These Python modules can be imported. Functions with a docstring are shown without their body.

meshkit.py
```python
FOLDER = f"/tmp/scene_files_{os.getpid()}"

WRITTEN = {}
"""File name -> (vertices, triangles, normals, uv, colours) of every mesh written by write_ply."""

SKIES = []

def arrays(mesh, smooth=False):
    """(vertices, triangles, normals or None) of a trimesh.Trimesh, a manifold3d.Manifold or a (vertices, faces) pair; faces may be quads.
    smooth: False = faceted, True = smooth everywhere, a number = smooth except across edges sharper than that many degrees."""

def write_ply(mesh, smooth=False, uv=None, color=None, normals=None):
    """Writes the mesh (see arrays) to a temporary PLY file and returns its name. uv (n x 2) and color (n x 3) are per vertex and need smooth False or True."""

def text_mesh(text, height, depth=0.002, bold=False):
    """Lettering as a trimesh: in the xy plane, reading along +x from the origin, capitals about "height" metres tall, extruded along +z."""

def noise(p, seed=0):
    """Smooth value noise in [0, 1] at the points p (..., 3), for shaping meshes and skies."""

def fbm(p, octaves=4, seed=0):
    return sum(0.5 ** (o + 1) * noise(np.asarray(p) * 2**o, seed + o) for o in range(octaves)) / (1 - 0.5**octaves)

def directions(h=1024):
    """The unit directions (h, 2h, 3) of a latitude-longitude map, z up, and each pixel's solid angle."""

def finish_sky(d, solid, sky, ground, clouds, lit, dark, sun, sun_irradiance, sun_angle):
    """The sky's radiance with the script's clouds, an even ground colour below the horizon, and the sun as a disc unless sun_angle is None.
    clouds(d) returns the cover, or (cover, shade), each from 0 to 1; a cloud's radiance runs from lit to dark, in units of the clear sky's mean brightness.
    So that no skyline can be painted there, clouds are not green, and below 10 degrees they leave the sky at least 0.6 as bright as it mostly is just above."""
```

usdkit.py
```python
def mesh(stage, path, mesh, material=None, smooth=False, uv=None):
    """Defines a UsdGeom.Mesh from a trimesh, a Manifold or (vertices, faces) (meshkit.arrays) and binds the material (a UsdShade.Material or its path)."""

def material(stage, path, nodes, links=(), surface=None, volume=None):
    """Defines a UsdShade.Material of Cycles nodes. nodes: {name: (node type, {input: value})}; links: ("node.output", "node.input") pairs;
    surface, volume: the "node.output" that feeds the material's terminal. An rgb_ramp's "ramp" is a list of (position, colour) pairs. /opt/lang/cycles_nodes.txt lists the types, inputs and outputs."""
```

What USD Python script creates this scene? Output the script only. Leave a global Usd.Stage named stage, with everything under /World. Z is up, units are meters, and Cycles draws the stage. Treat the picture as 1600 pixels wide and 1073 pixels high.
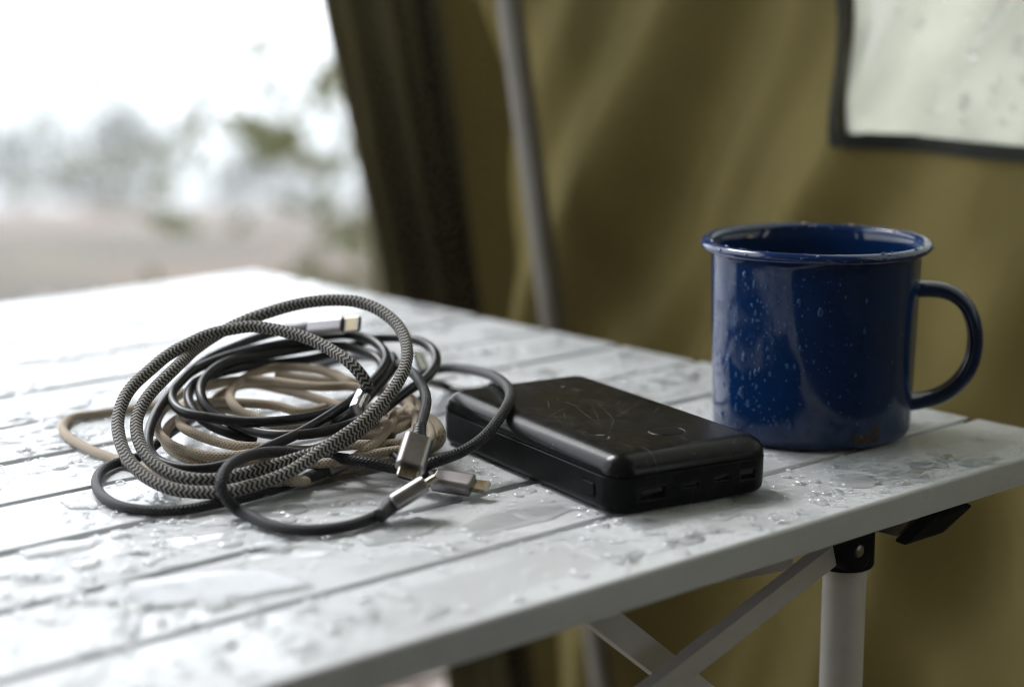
import math, random
import numpy as np
import trimesh
import manifold3d as m3
import shapely
from shapely.geometry import Polygon, Point
from scipy.spatial import Delaunay
from scipy.interpolate import CubicSpline
import usdkit, meshkit
from pxr import Usd, UsdGeom, UsdLux, UsdShade, Gf, Sdf

stage = Usd.Stage.CreateInMemory()
UsdGeom.SetStageUpAxis(stage, UsdGeom.Tokens.z)
UsdGeom.Xform.Define(stage, '/World')
PI = math.pi
TZ = 0.62                       # table top above the ground
YAW = math.degrees(math.atan2(0.6752, 0.7376))

EXPOSURE = 1.36
SIDE0, SIDE1 = -.60, -.32
CLOUD_DARK, CLOUD_LIT = (5.8, 6.15, 6.6), (8.7, 9.05, 9.5)
HAZE = .0032
TIE = (.42, -.025, .588, -.0423)
CANVAS_T = .02
FOLD = .11
FLAP_W = .054
ROOF_V, LEFT_V = 1.15, .9
BANK_FIT = dict(L=0.1300, W=0.0700, x=0.0328, y=0.7503, rot=120.5, ring=(-.040, -.004))
SHRUBS = [
    (30, 60.0, 8.0, 3.0, 'broad grey-green shrub at the far left outside the doorway', 'leaf_grey_green', 1, 700, 'shrub', 'shrub', .22, .05),
    (200, 61.0, 4.6, 3.7, 'dark pointed shrub standing between the broad left shrub and the water', 'leaf_grey_green', 2, 420, 'shrub', 'shrub', .22, .05),
    (140, 48.0, 3.4, 1.3, 'low yellow shrub on the bank in front of the dark pointed shrub', 'leaf_yellow_green', 6, 500, 'shrub', 'shrub', .2, .0),
    (470, 62.0, 5.0, 3.2, 'yellow-green shrub beside the water, left of the tent doorway edge', 'leaf_yellow_green', 3, 300, 'shrub', 'shrub', .22, .05),
    (395, 60.0, 2.4, 2.3, 'thin grey shrub at the edge of the pale water', 'leaf_grey_green', 7, 260, 'shrub', 'shrub', .2, .05),
    (560, 60.0, 4.8, 2.6, 'low olive shrub partly hidden behind the edge of the tent wall', 'leaf_yellow_green', 4, 200, 'shrub', 'shrub', .22, .05),
    (1640, 5.0, 3.0, 1.3, 'green shrub seen dimly through the plastic window', 'leaf_yellow_green', 5, 4500, 'shrub', 'shrub', .06, .02),
]

# ---------------------------------------------------------------- camera, sky, sun, exposure
cam = UsdGeom.Camera.Define(stage, '/World/camera')
cam.CreateHorizontalApertureAttr(36.0)
cam.CreateFocalLengthAttr(36.0 * 3140 / 1600)
cam.CreateFStopAttr(4.8)
cam.CreateFocusDistanceAttr(0.752)
cam.CreateExposureAttr(EXPOSURE)
cam.CreateClippingRangeAttr(Gf.Vec2f(0.02, 2000.0))
cx = UsdGeom.Xformable(cam)
cx.AddTranslateOp().Set(Gf.Vec3d(0, 0, TZ + 0.2))
cx.AddRotateXYZOp().Set(Gf.Vec3f(90 - 11.459, 0, 0))

SUN_EL, SUN_AZ = math.radians(48), math.radians(-38)      # azimuth from +y towards +x
dome = UsdLux.DomeLight.Define(stage, '/World/sky')
dome.GetPrim().SetCustomDataByKey('kind', 'structure')
usdkit.material(stage, '/World/Looks/overcast_sky', {
    's': ('sky_texture', {'sky_type': 'single_scattering', 'sun_disc': False, 'sun_elevation': SUN_EL, 'sun_rotation': SUN_AZ, 'aerosol_density': 2.0}),
    'c': ('texture_coordinate', {}),
    'n': ('noise_texture', {'scale': 2.2, 'detail': 3.0}),
    'r': ('rgb_ramp', {'ramp': [(0.25, CLOUD_DARK), (0.75, CLOUD_LIT)]}),
    'm': ('mix_color', {'fac': 0.9, 'use_clamp': False}),
    'b': ('background_shader', {'strength': 0.15})},
    [('c.generated', 'n.vector'), ('n.fac', 'r.fac'), ('s.color', 'm.a'), ('r.color', 'm.b'), ('m.result', 'b.color')], surface='b.background')
UsdShade.MaterialBindingAPI.Apply(dome.GetPrim()).Bind(UsdShade.Material.Get(stage, '/World/Looks/overcast_sky'))
sun = UsdLux.DistantLight.Define(stage, '/World/sun')
sun.CreateIntensityAttr(0.3)
sun.CreateAngleAttr(20.0)
sun.CreateColorAttr(Gf.Vec3f(1.0, 0.98, 0.95))
sun.GetPrim().CreateAttribute('inputs:normalize', Sdf.ValueTypeNames.Bool).Set(True)
sd = np.array([math.sin(SUN_AZ) * math.cos(SUN_EL), math.cos(SUN_AZ) * math.cos(SUN_EL), math.sin(SUN_EL)])
sx = UsdGeom.Xformable(sun)
sx.AddRotateXYZOp().Set(Gf.Vec3f(90 - math.degrees(SUN_EL), 0, 180 - math.degrees(SUN_AZ)))

# control points of cables, plugs, scratches and puddles, in metres
PATHS = {
    'zigzag': [(-0.0557,0.7553,0.6499),(-0.0576,0.7548,0.6541),(-0.0628,0.7568,0.6594),(-0.0695,0.7629,0.6624),(-0.0774,0.7687,0.6653),(-0.0866,0.7730,0.6675),(-0.0956,0.7756,0.6688),(-0.1026,0.7767,0.6694),(-0.1099,0.7753,0.6686),(-0.1183,0.7723,0.6672),(-0.1261,0.7669,0.6644),(-0.1331,0.7604,0.6612),(-0.1387,0.7523,0.6571),(-0.1430,0.7453,0.6537),(-0.1455,0.7388,0.6504),(-0.1465,0.7318,0.6469),(-0.1462,0.7245,0.6432),(-0.1441,0.7164,0.6392),(-0.1409,0.7090,0.6355),(-0.1366,0.7027,0.6324),(-0.1320,0.6981,0.6300),(-0.1263,0.6941,0.6281),(-0.1197,0.6914,0.6267),(-0.1120,0.6902,0.6261),(-0.1052,0.6902,0.6261),(-0.0974,0.6917,0.6268),(-0.0882,0.6953,0.6287),(-0.0806,0.6996,0.6308),(-0.0732,0.7065,0.6342),(-0.0656,0.7141,0.6381),(-0.0551,0.7251,0.6436),(-0.0481,0.7358,0.6489),(-0.0429,0.7467,0.6544),(-0.0405,0.7593,0.6607),(-0.0421,0.7709,0.6664),(-0.0465,0.7797,0.6708),(-0.0540,0.7872,0.6746),(-0.0614,0.7910,0.6765),(-0.0687,0.7922,0.6771),(-0.0769,0.7918,0.6769),(-0.0869,0.7895,0.6757),(-0.0966,0.7849,0.6735),(-0.1067,0.7837,0.6701),(-0.1160,0.7854,0.6653),(-0.1230,0.7758,0.6618),(-0.1262,0.7637,0.6600),(-0.1299,0.7519,0.6570),(-0.1339,0.7450,0.6535),(-0.1372,0.7378,0.6499),(-0.1390,0.7311,0.6465),(-0.1392,0.7238,0.6429),(-0.1364,0.7141,0.6381),(-0.1316,0.7062,0.6341),(-0.1260,0.7012,0.6316),(-0.1195,0.6978,0.6299),(-0.1129,0.6963,0.6291),(-0.1063,0.6983,0.6286),(-0.0986,0.7014,0.6294),(-0.0883,0.7064,0.6311),(-0.0807,0.7116,0.6322),(-0.0730,0.7170,0.6334),(-0.0664,0.7222,0.6345),(-0.0598,0.7296,0.6368),(-0.0534,0.7418,0.6400),(-0.0493,0.7538,0.6432)],
    'rubber': [(-0.0960,0.8407,0.6556),(-0.1006,0.8376,0.6548),(-0.1091,0.8295,0.6536),(-0.1192,0.8148,0.6517),(-0.1270,0.7961,0.6498),(-0.1342,0.7727,0.6439),(-0.1375,0.7526,0.6389),(-0.1368,0.7325,0.6339),(-0.1327,0.7209,0.6310),(-0.1268,0.7152,0.6295),(-0.1176,0.7119,0.6287),(-0.1084,0.7133,0.6291),(-0.1009,0.7185,0.6304),(-0.0935,0.7261,0.6323),(-0.0822,0.7374,0.6351),(-0.0735,0.7485,0.6379),(-0.0621,0.7668,0.6424),(-0.0547,0.7837,0.6467),(-0.0511,0.8007,0.6509),(-0.0538,0.8118,0.6537),(-0.0591,0.8195,0.6556),(-0.0652,0.8232,0.6565),(-0.0723,0.8244,0.6568),(-0.0801,0.8220,0.6562),(-0.0908,0.8217,0.6544),(-0.1059,0.8146,0.6526),(-0.1187,0.8018,0.6512),(-0.1288,0.7904,0.6483),(-0.1334,0.7771,0.6450),(-0.1334,0.7673,0.6426),(-0.1280,0.7568,0.6399),(-0.1169,0.7516,0.6386),(-0.1007,0.7480,0.6378),(-0.0871,0.7490,0.6380),(-0.0746,0.7597,0.6377),(-0.0644,0.7731,0.6392),(-0.0555,0.7913,0.6429),(-0.0528,0.8021,0.6466),(-0.0555,0.8118,0.6491),(-0.0626,0.8188,0.6509),(-0.0739,0.8236,0.6521),(-0.0857,0.8238,0.6512),(-0.0983,0.8165,0.6503),(-0.1092,0.8090,0.6502),(-0.1180,0.7961,0.6498),(-0.1228,0.7848,0.6469),(-0.1229,0.7727,0.6439),(-0.1196,0.7650,0.6401),(-0.1117,0.7581,0.6363),(-0.0956,0.7434,0.6346),(-0.0813,0.7379,0.6352),(-0.0691,0.7444,0.6354),(-0.0592,0.7525,0.6369),(-0.0523,0.7542,0.6393),(-0.0421,0.7722,0.6438),(-0.0357,0.7815,0.6461),(-0.0315,0.7927,0.6489),(-0.0308,0.8018,0.6512),(-0.0332,0.8112,0.6535),(-0.0399,0.8189,0.6555),(-0.0511,0.8274,0.6549),(-0.0603,0.8289,0.6535),(-0.0724,0.8248,0.6497),(-0.0855,0.8207,0.6467),(-0.1011,0.8172,0.6458),(-0.1127,0.8047,0.6463),(-0.1241,0.7928,0.6452),(-0.1281,0.7820,0.6434),(-0.1279,0.7733,0.6412),(-0.1246,0.7648,0.6380),(-0.1180,0.7585,0.6344),(-0.1086,0.7529,0.6320),(-0.0985,0.7505,0.6293)],
    'rubber_b': [(-0.0689,0.7515,0.6361),(-0.0611,0.7618,0.6393),(-0.0535,0.7811,0.6441),(-0.0487,0.7955,0.6478),(-0.0498,0.8141,0.6497)],
    'tan': [(-0.1320,0.8073,0.6312),(-0.1497,0.8413,0.6218),(-0.1591,0.8354,0.6218),(-0.1683,0.8307,0.6218),(-0.1771,0.8249,0.6218),(-0.1837,0.8203,0.6218),(-0.1855,0.8101,0.6218),(-0.1839,0.7991,0.6218),(-0.1783,0.7852,0.6218),(-0.1700,0.7718,0.6218),(-0.1617,0.7607,0.6218),(-0.1528,0.7509,0.6218),(-0.1455,0.7433,0.6218),(-0.1324,0.7312,0.6218),(-0.1159,0.7176,0.6218),(-0.0976,0.7048,0.6249),(-0.0842,0.7095,0.6248),(-0.0717,0.7257,0.6218),(-0.0583,0.7386,0.6218),(-0.0446,0.7538,0.6218),(-0.0328,0.7677,0.6218),(-0.0269,0.7442,0.6329),(-0.0292,0.7566,0.6349),(-0.0365,0.7695,0.6354),(-0.0511,0.7807,0.6348),(-0.0698,0.7909,0.6345),(-0.0833,0.7781,0.6343),(-0.0906,0.7807,0.6356),(-0.1003,0.7826,0.6367),(-0.1099,0.7819,0.6374),(-0.1202,0.7826,0.6375),(-0.1273,0.7786,0.6368),(-0.1300,0.7682,0.6352),(-0.1268,0.7528,0.6343),(-0.1184,0.7442,0.6329),(-0.1085,0.7375,0.6318),(-0.0991,0.7345,0.6314),(-0.0920,0.7369,0.6305),(-0.0775,0.7370,0.6292),(-0.0618,0.7383,0.6311),(-0.0416,0.7407,0.6315),(-0.0371,0.7548,0.6338),(-0.0383,0.7695,0.6354),(-0.0464,0.7886,0.6377),(-0.0624,0.7961,0.6405),(-0.0677,0.7975,0.6407),(-0.0778,0.7948,0.6410),(-0.0925,0.7990,0.6417),(-0.1025,0.8018,0.6421),(-0.1147,0.8011,0.6420),(-0.1234,0.7962,0.6412),(-0.1321,0.7934,0.6392),(-0.1359,0.7786,0.6384),(-0.1380,0.7668,0.6365),(-0.1373,0.7535,0.6344),(-0.1327,0.7424,0.6326),(-0.1260,0.7333,0.6312),(-0.1159,0.7274,0.6302),(-0.1069,0.7257,0.6299),(-0.0983,0.7280,0.6303),(-0.0892,0.7338,0.6296),(-0.0776,0.7384,0.6286),(-0.0667,0.7525,0.6293),(-0.0492,0.7499,0.6330),(-0.0400,0.7639,0.6336),(-0.0370,0.7807,0.6348),(-0.0445,0.8013,0.6366),(-0.0553,0.8068,0.6383),(-0.0646,0.7990,0.6417),(-0.0704,0.8060,0.6428),(-0.0795,0.8132,0.6439),(-0.0893,0.8161,0.6444),(-0.0993,0.8153,0.6443),(-0.1061,0.8096,0.6434),(-0.1116,0.7990,0.6417),(-0.1131,0.7853,0.6395),(-0.1099,0.7746,0.6378),(-0.1046,0.7685,0.6356),(-0.0923,0.7613,0.6332),(-0.0750,0.7633,0.6327),(-0.0603,0.7669,0.6349),(-0.0503,0.7694,0.6369),(-0.0466,0.7648,0.6370),(-0.0468,0.7523,0.6354),(-0.0504,0.7387,0.6333),(-0.0563,0.7266,0.6309),(-0.0659,0.7423,0.6218),(-0.0749,0.7221,0.6218),(-0.0804,0.7075,0.6253),(-0.0910,0.7180,0.6244),(-0.1027,0.7253,0.6239),(-0.1129,0.7299,0.6246)],
    'tan_b': [(-0.1208,0.7857,0.6336),(-0.1178,0.8014,0.6374),(-0.1094,0.8076,0.6392),(-0.0968,0.8015,0.6390),(-0.0829,0.7933,0.6376),(-0.0693,0.7846,0.6354),(-0.0568,0.7709,0.6340),(-0.0474,0.7619,0.6341),(-0.0401,0.7650,0.6346),(-0.0328,0.7573,0.6342),(-0.0304,0.7462,0.6324),(-0.0338,0.7345,0.6314),(-0.0432,0.7310,0.6308),(-0.0549,0.7263,0.6300),(-0.0665,0.7225,0.6286),(-0.0787,0.7253,0.6273),(-0.0914,0.7316,0.6267),(-0.1058,0.7313,0.6257),(-0.1177,0.7305,0.6265),(-0.1271,0.7366,0.6283),(-0.1333,0.7493,0.6296),(-0.1349,0.7648,0.6313),(-0.1312,0.7782,0.6327),(-0.1232,0.7847,0.6338),(-0.1127,0.7827,0.6343),(-0.1015,0.7749,0.6330),(-0.0880,0.7668,0.6308),(-0.0724,0.7619,0.6300),(-0.0575,0.7628,0.6318),(-0.0477,0.7670,0.6342),(-0.0419,0.7767,0.6357),(-0.0413,0.7893,0.6370),(-0.0485,0.8027,0.6376),(-0.0608,0.8096,0.6388),(-0.0738,0.8084,0.6401),(-0.0872,0.8106,0.6413),(-0.0980,0.8120,0.6415)],
    'rear_cable': [(-0.0384,0.8400,0.6342),(-0.0348,0.8600,0.6281),(-0.0286,0.8750,0.6227),(-0.0221,0.8694,0.6219),(-0.0156,0.8694,0.6219),(-0.0072,0.8850,0.6219)],
    'left_braid': [(-0.1276,0.8300,0.6231),(-0.1310,0.8000,0.6262),(-0.1341,0.7750,0.6278),(-0.1376,0.7550,0.6274),(-0.1450,0.7541,0.6220),(-0.1501,0.7483,0.6220),(-0.1540,0.7406,0.6220),(-0.1549,0.7259,0.6220),(-0.1515,0.7090,0.6220),(-0.1452,0.6946,0.6220),(-0.1369,0.6847,0.6220),(-0.1276,0.6807,0.6220),(-0.1170,0.6807,0.6220),(-0.1076,0.6871,0.6220),(-0.1004,0.6929,0.6220),(-0.0909,0.7030,0.6220),(-0.0814,0.7160,0.6220),(-0.0756,0.7259,0.6220)],
    'left_braid_plug': [(-0.0752,0.7176,0.6240),(-0.0704,0.7276,0.6240),(-0.0641,0.7360,0.6250),(-0.0614,0.7417,0.6250)],
    'front_braid': [(-0.0454,0.6767,0.6220),(-0.0478,0.6719,0.6220),(-0.0528,0.6642,0.6220),(-0.0589,0.6589,0.6220),(-0.0673,0.6558,0.6220),(-0.0762,0.6573,0.6220),(-0.0858,0.6649,0.6220),(-0.0954,0.6790,0.6220),(-0.0999,0.6785,0.6270),(-0.1018,0.6790,0.6320),(-0.1009,0.6860,0.6357),(-0.0974,0.6970,0.6367),(-0.0919,0.7080,0.6358),(-0.0849,0.7180,0.6337),(-0.0765,0.7270,0.6303),(-0.0666,0.7240,0.6301),(-0.0568,0.7200,0.6297),(-0.0472,0.7170,0.6286),(-0.0415,0.7165,0.6277),(-0.0352,0.7130,0.6289),(-0.0300,0.7130,0.6306),(-0.0208,0.7200,0.6322),(-0.0115,0.7300,0.6355),(-0.0049,0.7420,0.6405),(-0.0010,0.7550,0.6444),(-0.0015,0.7750,0.6450),(-0.0063,0.8000,0.6436),(-0.0141,0.8300,0.6397),(-0.0245,0.8550,0.6357),(-0.0314,0.8600,0.6344),(-0.0360,0.8620,0.6322),(-0.0381,0.8600,0.6309)],
    'front_plug': [(-0.0455,0.6675,0.6240),(-0.0423,0.6747,0.6258),(-0.0310,0.6808,0.6315),(-0.0272,0.6820,0.6335)],
    'centre_braid': [(-0.0334,0.7135,0.6440),(-0.0330,0.7200,0.6455),(-0.0321,0.7320,0.6483),(-0.0331,0.7450,0.6500),(-0.0367,0.7650,0.6511),(-0.0414,0.7850,0.6500),(-0.0490,0.8100,0.6481),(-0.0588,0.8400,0.6443),(-0.0728,0.8600,0.6390),(-0.0879,0.8700,0.6325)],
    'centre_plug': [(-0.0337,0.7145,0.6442),(-0.0340,0.7105,0.6409),(-0.0368,0.6985,0.6326),(-0.0375,0.6945,0.6298)],
    'side_plug': [(-0.0320,0.7139,0.6260),(-0.0285,0.7084,0.6258),(-0.0144,0.7042,0.6248),(-0.0083,0.7026,0.6245)],
    'side_cable': [(-0.0317,0.7080,0.6276),(-0.0352,0.7120,0.6277),(-0.0403,0.7200,0.6285),(-0.0461,0.7380,0.6300),(-0.0461,0.7600,0.6320),(-0.0419,0.8000,0.6302),(-0.0366,0.8300,0.6300)],
    'rear_plug': [(-0.0947,0.8290,0.6579),(-0.0845,0.8220,0.6598),(-0.0693,0.8150,0.6625),(-0.0621,0.8120,0.6636)],
    'zig_plug': [(-0.0557,0.7555,0.6499),(-0.0571,0.7570,0.6475),(-0.0597,0.7480,0.6425),(-0.0607,0.7450,0.6407)],
    'back_plug': [(-0.0381,0.8600,0.6309),(-0.0392,0.8600,0.6324),(-0.0428,0.8650,0.6391),(-0.0437,0.8660,0.6409)],
    'brace_near': [(0.1149,0.7180,0.5938),(0.0492,0.6578,0.5655)],
    'brace_far': [(0.0334,0.6745,0.5854),(0.0677,0.7060,0.5468)],
    'rail_cap': [(0.1500,0.7220,0.6060),(0.1700,0.7391,0.6060)],
    'leg_top': [(0.1272,0.7401,0.5812)],
    'scratch': [[(0.0323,0.7680,0.6415),(0.0346,0.7557,0.6415),(0.0372,0.7419,0.6415),(0.0383,0.7334,0.6415),(0.0365,0.7229,0.6415),(0.0355,0.7112,0.6415)],[(0.0477,0.7743,0.6415),(0.0442,0.7618,0.6415),(0.0409,0.7489,0.6415),(0.0394,0.7380,0.6415)],[(0.0510,0.7659,0.6415),(0.0466,0.7557,0.6415),(0.0424,0.7466,0.6415),(0.0397,0.7388,0.6415)],[(0.0303,0.7639,0.6415),(0.0316,0.7497,0.6415),(0.0327,0.7334,0.6415),(0.0330,0.7192,0.6415)],[(0.0245,0.7577,0.6415),(0.0277,0.7438,0.6415),(0.0313,0.7323,0.6415),(0.0343,0.7192,0.6415)],[(0.0158,0.7419,0.6415),(0.0178,0.7323,0.6415),(0.0202,0.7192,0.6415)],[(0.0123,0.7517,0.6415),(0.0086,0.7537,0.6415)],[(0.0101,0.7285,0.6415),(0.0158,0.7438,0.6415),(0.0197,0.7537,0.6415)],[(0.0219,0.7342,0.6415),(0.0226,0.7247,0.6415)],[(0.0196,0.7477,0.6415),(0.0202,0.7380,0.6415),(0.0199,0.7334,0.6415)],[(0.0568,0.7557,0.6415),(0.0533,0.7450,0.6415)],[(0.0311,0.7618,0.6415),(0.0375,0.7577,0.6415)],[(0.0139,0.7659,0.6415),(0.0142,0.7537,0.6415)],[(0.0337,0.7342,0.6415),(0.0380,0.7304,0.6415)],[(0.0277,0.7701,0.6415),(0.0341,0.7651,0.6415),(0.0384,0.7577,0.6415)],[(0.0205,0.7137,0.6415),(0.0154,0.7229,0.6415)],[(0.0242,0.7192,0.6415),(0.0273,0.7084,0.6415)],[(0.0425,0.7659,0.6415),(0.0403,0.7577,0.6415)],[(0.0184,0.7832,0.6415),(0.0193,0.7823,0.6415),(0.0202,0.7809,0.6415)],[(0.0618,0.7268,0.6415),(0.0635,0.7279,0.6415),(0.0652,0.7289,0.6415)],[(0.0575,0.7192,0.6415),(0.0579,0.7179,0.6415),(0.0584,0.7172,0.6415)],[(0.0176,0.7491,0.6415),(0.0200,0.7523,0.6415),(0.0225,0.7554,0.6415)],[(0.0401,0.7558,0.6415),(0.0414,0.7543,0.6415),(0.0427,0.7519,0.6415)],[(0.0040,0.7872,0.6415),(0.0051,0.7862,0.6415),(0.0062,0.7855,0.6415)],[(0.0281,0.7439,0.6415),(0.0286,0.7423,0.6415),(0.0290,0.7398,0.6415)],[(0.0290,0.7100,0.6415),(0.0300,0.7090,0.6415),(0.0310,0.7068,0.6415)],[(0.0233,0.7745,0.6415),(0.0241,0.7728,0.6415),(0.0250,0.7742,0.6415)],[(0.0015,0.7878,0.6415),(0.0038,0.7897,0.6415),(0.0061,0.7920,0.6415)],[(0.0061,0.7774,0.6415),(0.0069,0.7753,0.6415),(0.0077,0.7750,0.6415)],[(0.0370,0.7095,0.6415),(0.0381,0.7099,0.6415),(0.0390,0.7088,0.6415)],[(0.0258,0.7178,0.6415),(0.0269,0.7151,0.6415),(0.0280,0.7129,0.6415)],[(0.0176,0.7718,0.6415),(0.0181,0.7682,0.6415),(0.0187,0.7677,0.6415)],[(0.0611,0.7286,0.6415),(0.0617,0.7268,0.6415),(0.0624,0.7265,0.6415)],[(0.0514,0.7221,0.6415),(0.0533,0.7220,0.6415),(0.0550,0.7196,0.6415)],[(0.0497,0.7427,0.6415),(0.0517,0.7401,0.6415),(0.0534,0.7350,0.6415)],[(0.0611,0.7183,0.6415),(0.0632,0.7159,0.6415),(0.0654,0.7152,0.6415)]],
    'smudge': [(0.0204,0.7915,0.6415),(0.0258,0.7850,0.6415),(0.0318,0.7112,0.6415),(0.0351,0.7073,0.6415),(0.0380,0.7127,0.6415),(0.0297,0.7743,0.6415),(0.0201,0.7701,0.6415)],
    'ring': [(0.0545,0.7174,0.6415)],
    'puddle': [[(0.0813,0.7041,0.6200),(0.0854,0.7092,0.6200),(0.0899,0.7075,0.6200),(0.0942,0.7050,0.6200),(0.0949,0.6974,0.6200),(0.0904,0.6924,0.6200),(0.0845,0.6908,0.6200),(0.0791,0.6941,0.6200)],[(0.1203,0.7305,0.6200),(0.1281,0.7341,0.6200),(0.1360,0.7305,0.6200),(0.1371,0.7232,0.6200),(0.1324,0.7171,0.6200),(0.1231,0.7179,0.6200),(0.1179,0.7224,0.6200)],[(0.1532,0.7510,0.6200),(0.1601,0.7548,0.6200),(0.1653,0.7500,0.6200),(0.1589,0.7425,0.6200),(0.1529,0.7434,0.6200)],[(0.1649,0.7597,0.6200),(0.1722,0.7646,0.6200),(0.1724,0.7578,0.6200),(0.1670,0.7519,0.6200)],[(0.1821,0.7587,0.6200),(0.1901,0.7607,0.6200),(0.1926,0.7558,0.6200),(0.1863,0.7500,0.6200),(0.1818,0.7519,0.6200)],[(-0.0198,0.6655,0.6200),(-0.0045,0.6859,0.6200),(0.0115,0.6941,0.6200),(0.0228,0.6908,0.6200),(0.0135,0.6779,0.6200),(0.0000,0.6663,0.6200),(-0.0131,0.6565,0.6200)],[(-0.1299,0.7092,0.6200),(-0.1265,0.7127,0.6200),(-0.1214,0.7075,0.6200),(-0.1195,0.6999,0.6200),(-0.1220,0.6941,0.6200),(-0.1267,0.6974,0.6200)],[(-0.0521,0.6550,0.6200),(-0.0418,0.6640,0.6200),(-0.0312,0.6740,0.6200),(-0.0245,0.6717,0.6200),(-0.0285,0.6610,0.6200),(-0.0388,0.6506,0.6200),(-0.0482,0.6462,0.6200)],[(-0.1307,0.6036,0.6200),(-0.1096,0.6100,0.6200),(-0.0866,0.6199,0.6200),(-0.0670,0.6100,0.6200),(-0.0641,0.6017,0.6200),(-0.0789,0.5912,0.6200),(-0.1030,0.5821,0.6200),(-0.1250,0.5851,0.6200)],[(-0.1641,0.6999,0.6200),(-0.1557,0.7041,0.6200),(-0.1463,0.6974,0.6200),(-0.1479,0.6883,0.6200),(-0.1572,0.6892,0.6200)],[(0.0378,0.6717,0.6200),(0.0470,0.6763,0.6200),(0.0534,0.6717,0.6200),(0.0484,0.6640,0.6200),(0.0396,0.6640,0.6200)],[(-0.1633,0.6391,0.6200),(-0.1525,0.6477,0.6200),(-0.1414,0.6513,0.6200),(-0.1392,0.6455,0.6200),(-0.1500,0.6363,0.6200),(-0.1596,0.6321,0.6200)],[(-0.0902,0.6477,0.6200),(-0.0798,0.6506,0.6200),(-0.0707,0.6462,0.6200),(-0.0764,0.6391,0.6200),(-0.0870,0.6391,0.6200)],[(0.1527,0.7425,0.6200),(0.1607,0.7397,0.6200),(0.1540,0.7305,0.6200),(0.1473,0.7332,0.6200)]],
}


# ---------------------------------------------------------------- helpers
taken = {}
def numbered(path):
    k = taken.get(path, -1) + 1
    taken[path] = k
    return path if k == 0 else f'{path}_{k:03d}'

def tag(p, label=None, cat=None, group=None, kind=None):
    for k, v in (('label', label), ('category', cat), ('group', group), ('kind', kind)):
        if v:
            p.SetCustomDataByKey(k, v)

def path_of(parent):
    return '/World' if parent is None else str(parent.GetPath())

def thing(name, label, cat, loc=(0, 0, 0), rz=0, group=None):
    x = UsdGeom.Xform.Define(stage, numbered('/World/' + name))
    x.AddTranslateOp().Set(Gf.Vec3d(*map(float, loc)))
    x.AddRotateZOp().Set(float(rz))
    tag(x.GetPrim(), label, cat, group)
    return x.GetPrim()

def obj(name, mesh, mat, parent=None, smooth=False, uv=None, label=None, kind=None, cat=None, group=None):
    m = usdkit.mesh(stage, numbered(path_of(parent) + '/' + name), mesh, MATS[mat] if isinstance(mat, str) else mat, smooth=smooth, uv=uv)
    tag(m.GetPrim(), label, cat, group, kind)
    return m.GetPrim()

def cat(*ms):
    ms = [x for x in ms if x is not None]
    return trimesh.util.concatenate(ms)

def moved(m, v):
    m = m.copy(); m.apply_translation(v); return m

def box(x0, x1, y0, y1, z0, z1):
    m = trimesh.creation.box([x1 - x0, y1 - y0, z1 - z0])
    return moved(m, [(x0 + x1) / 2, (y0 + y1) / 2, (z0 + z1) / 2])

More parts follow.
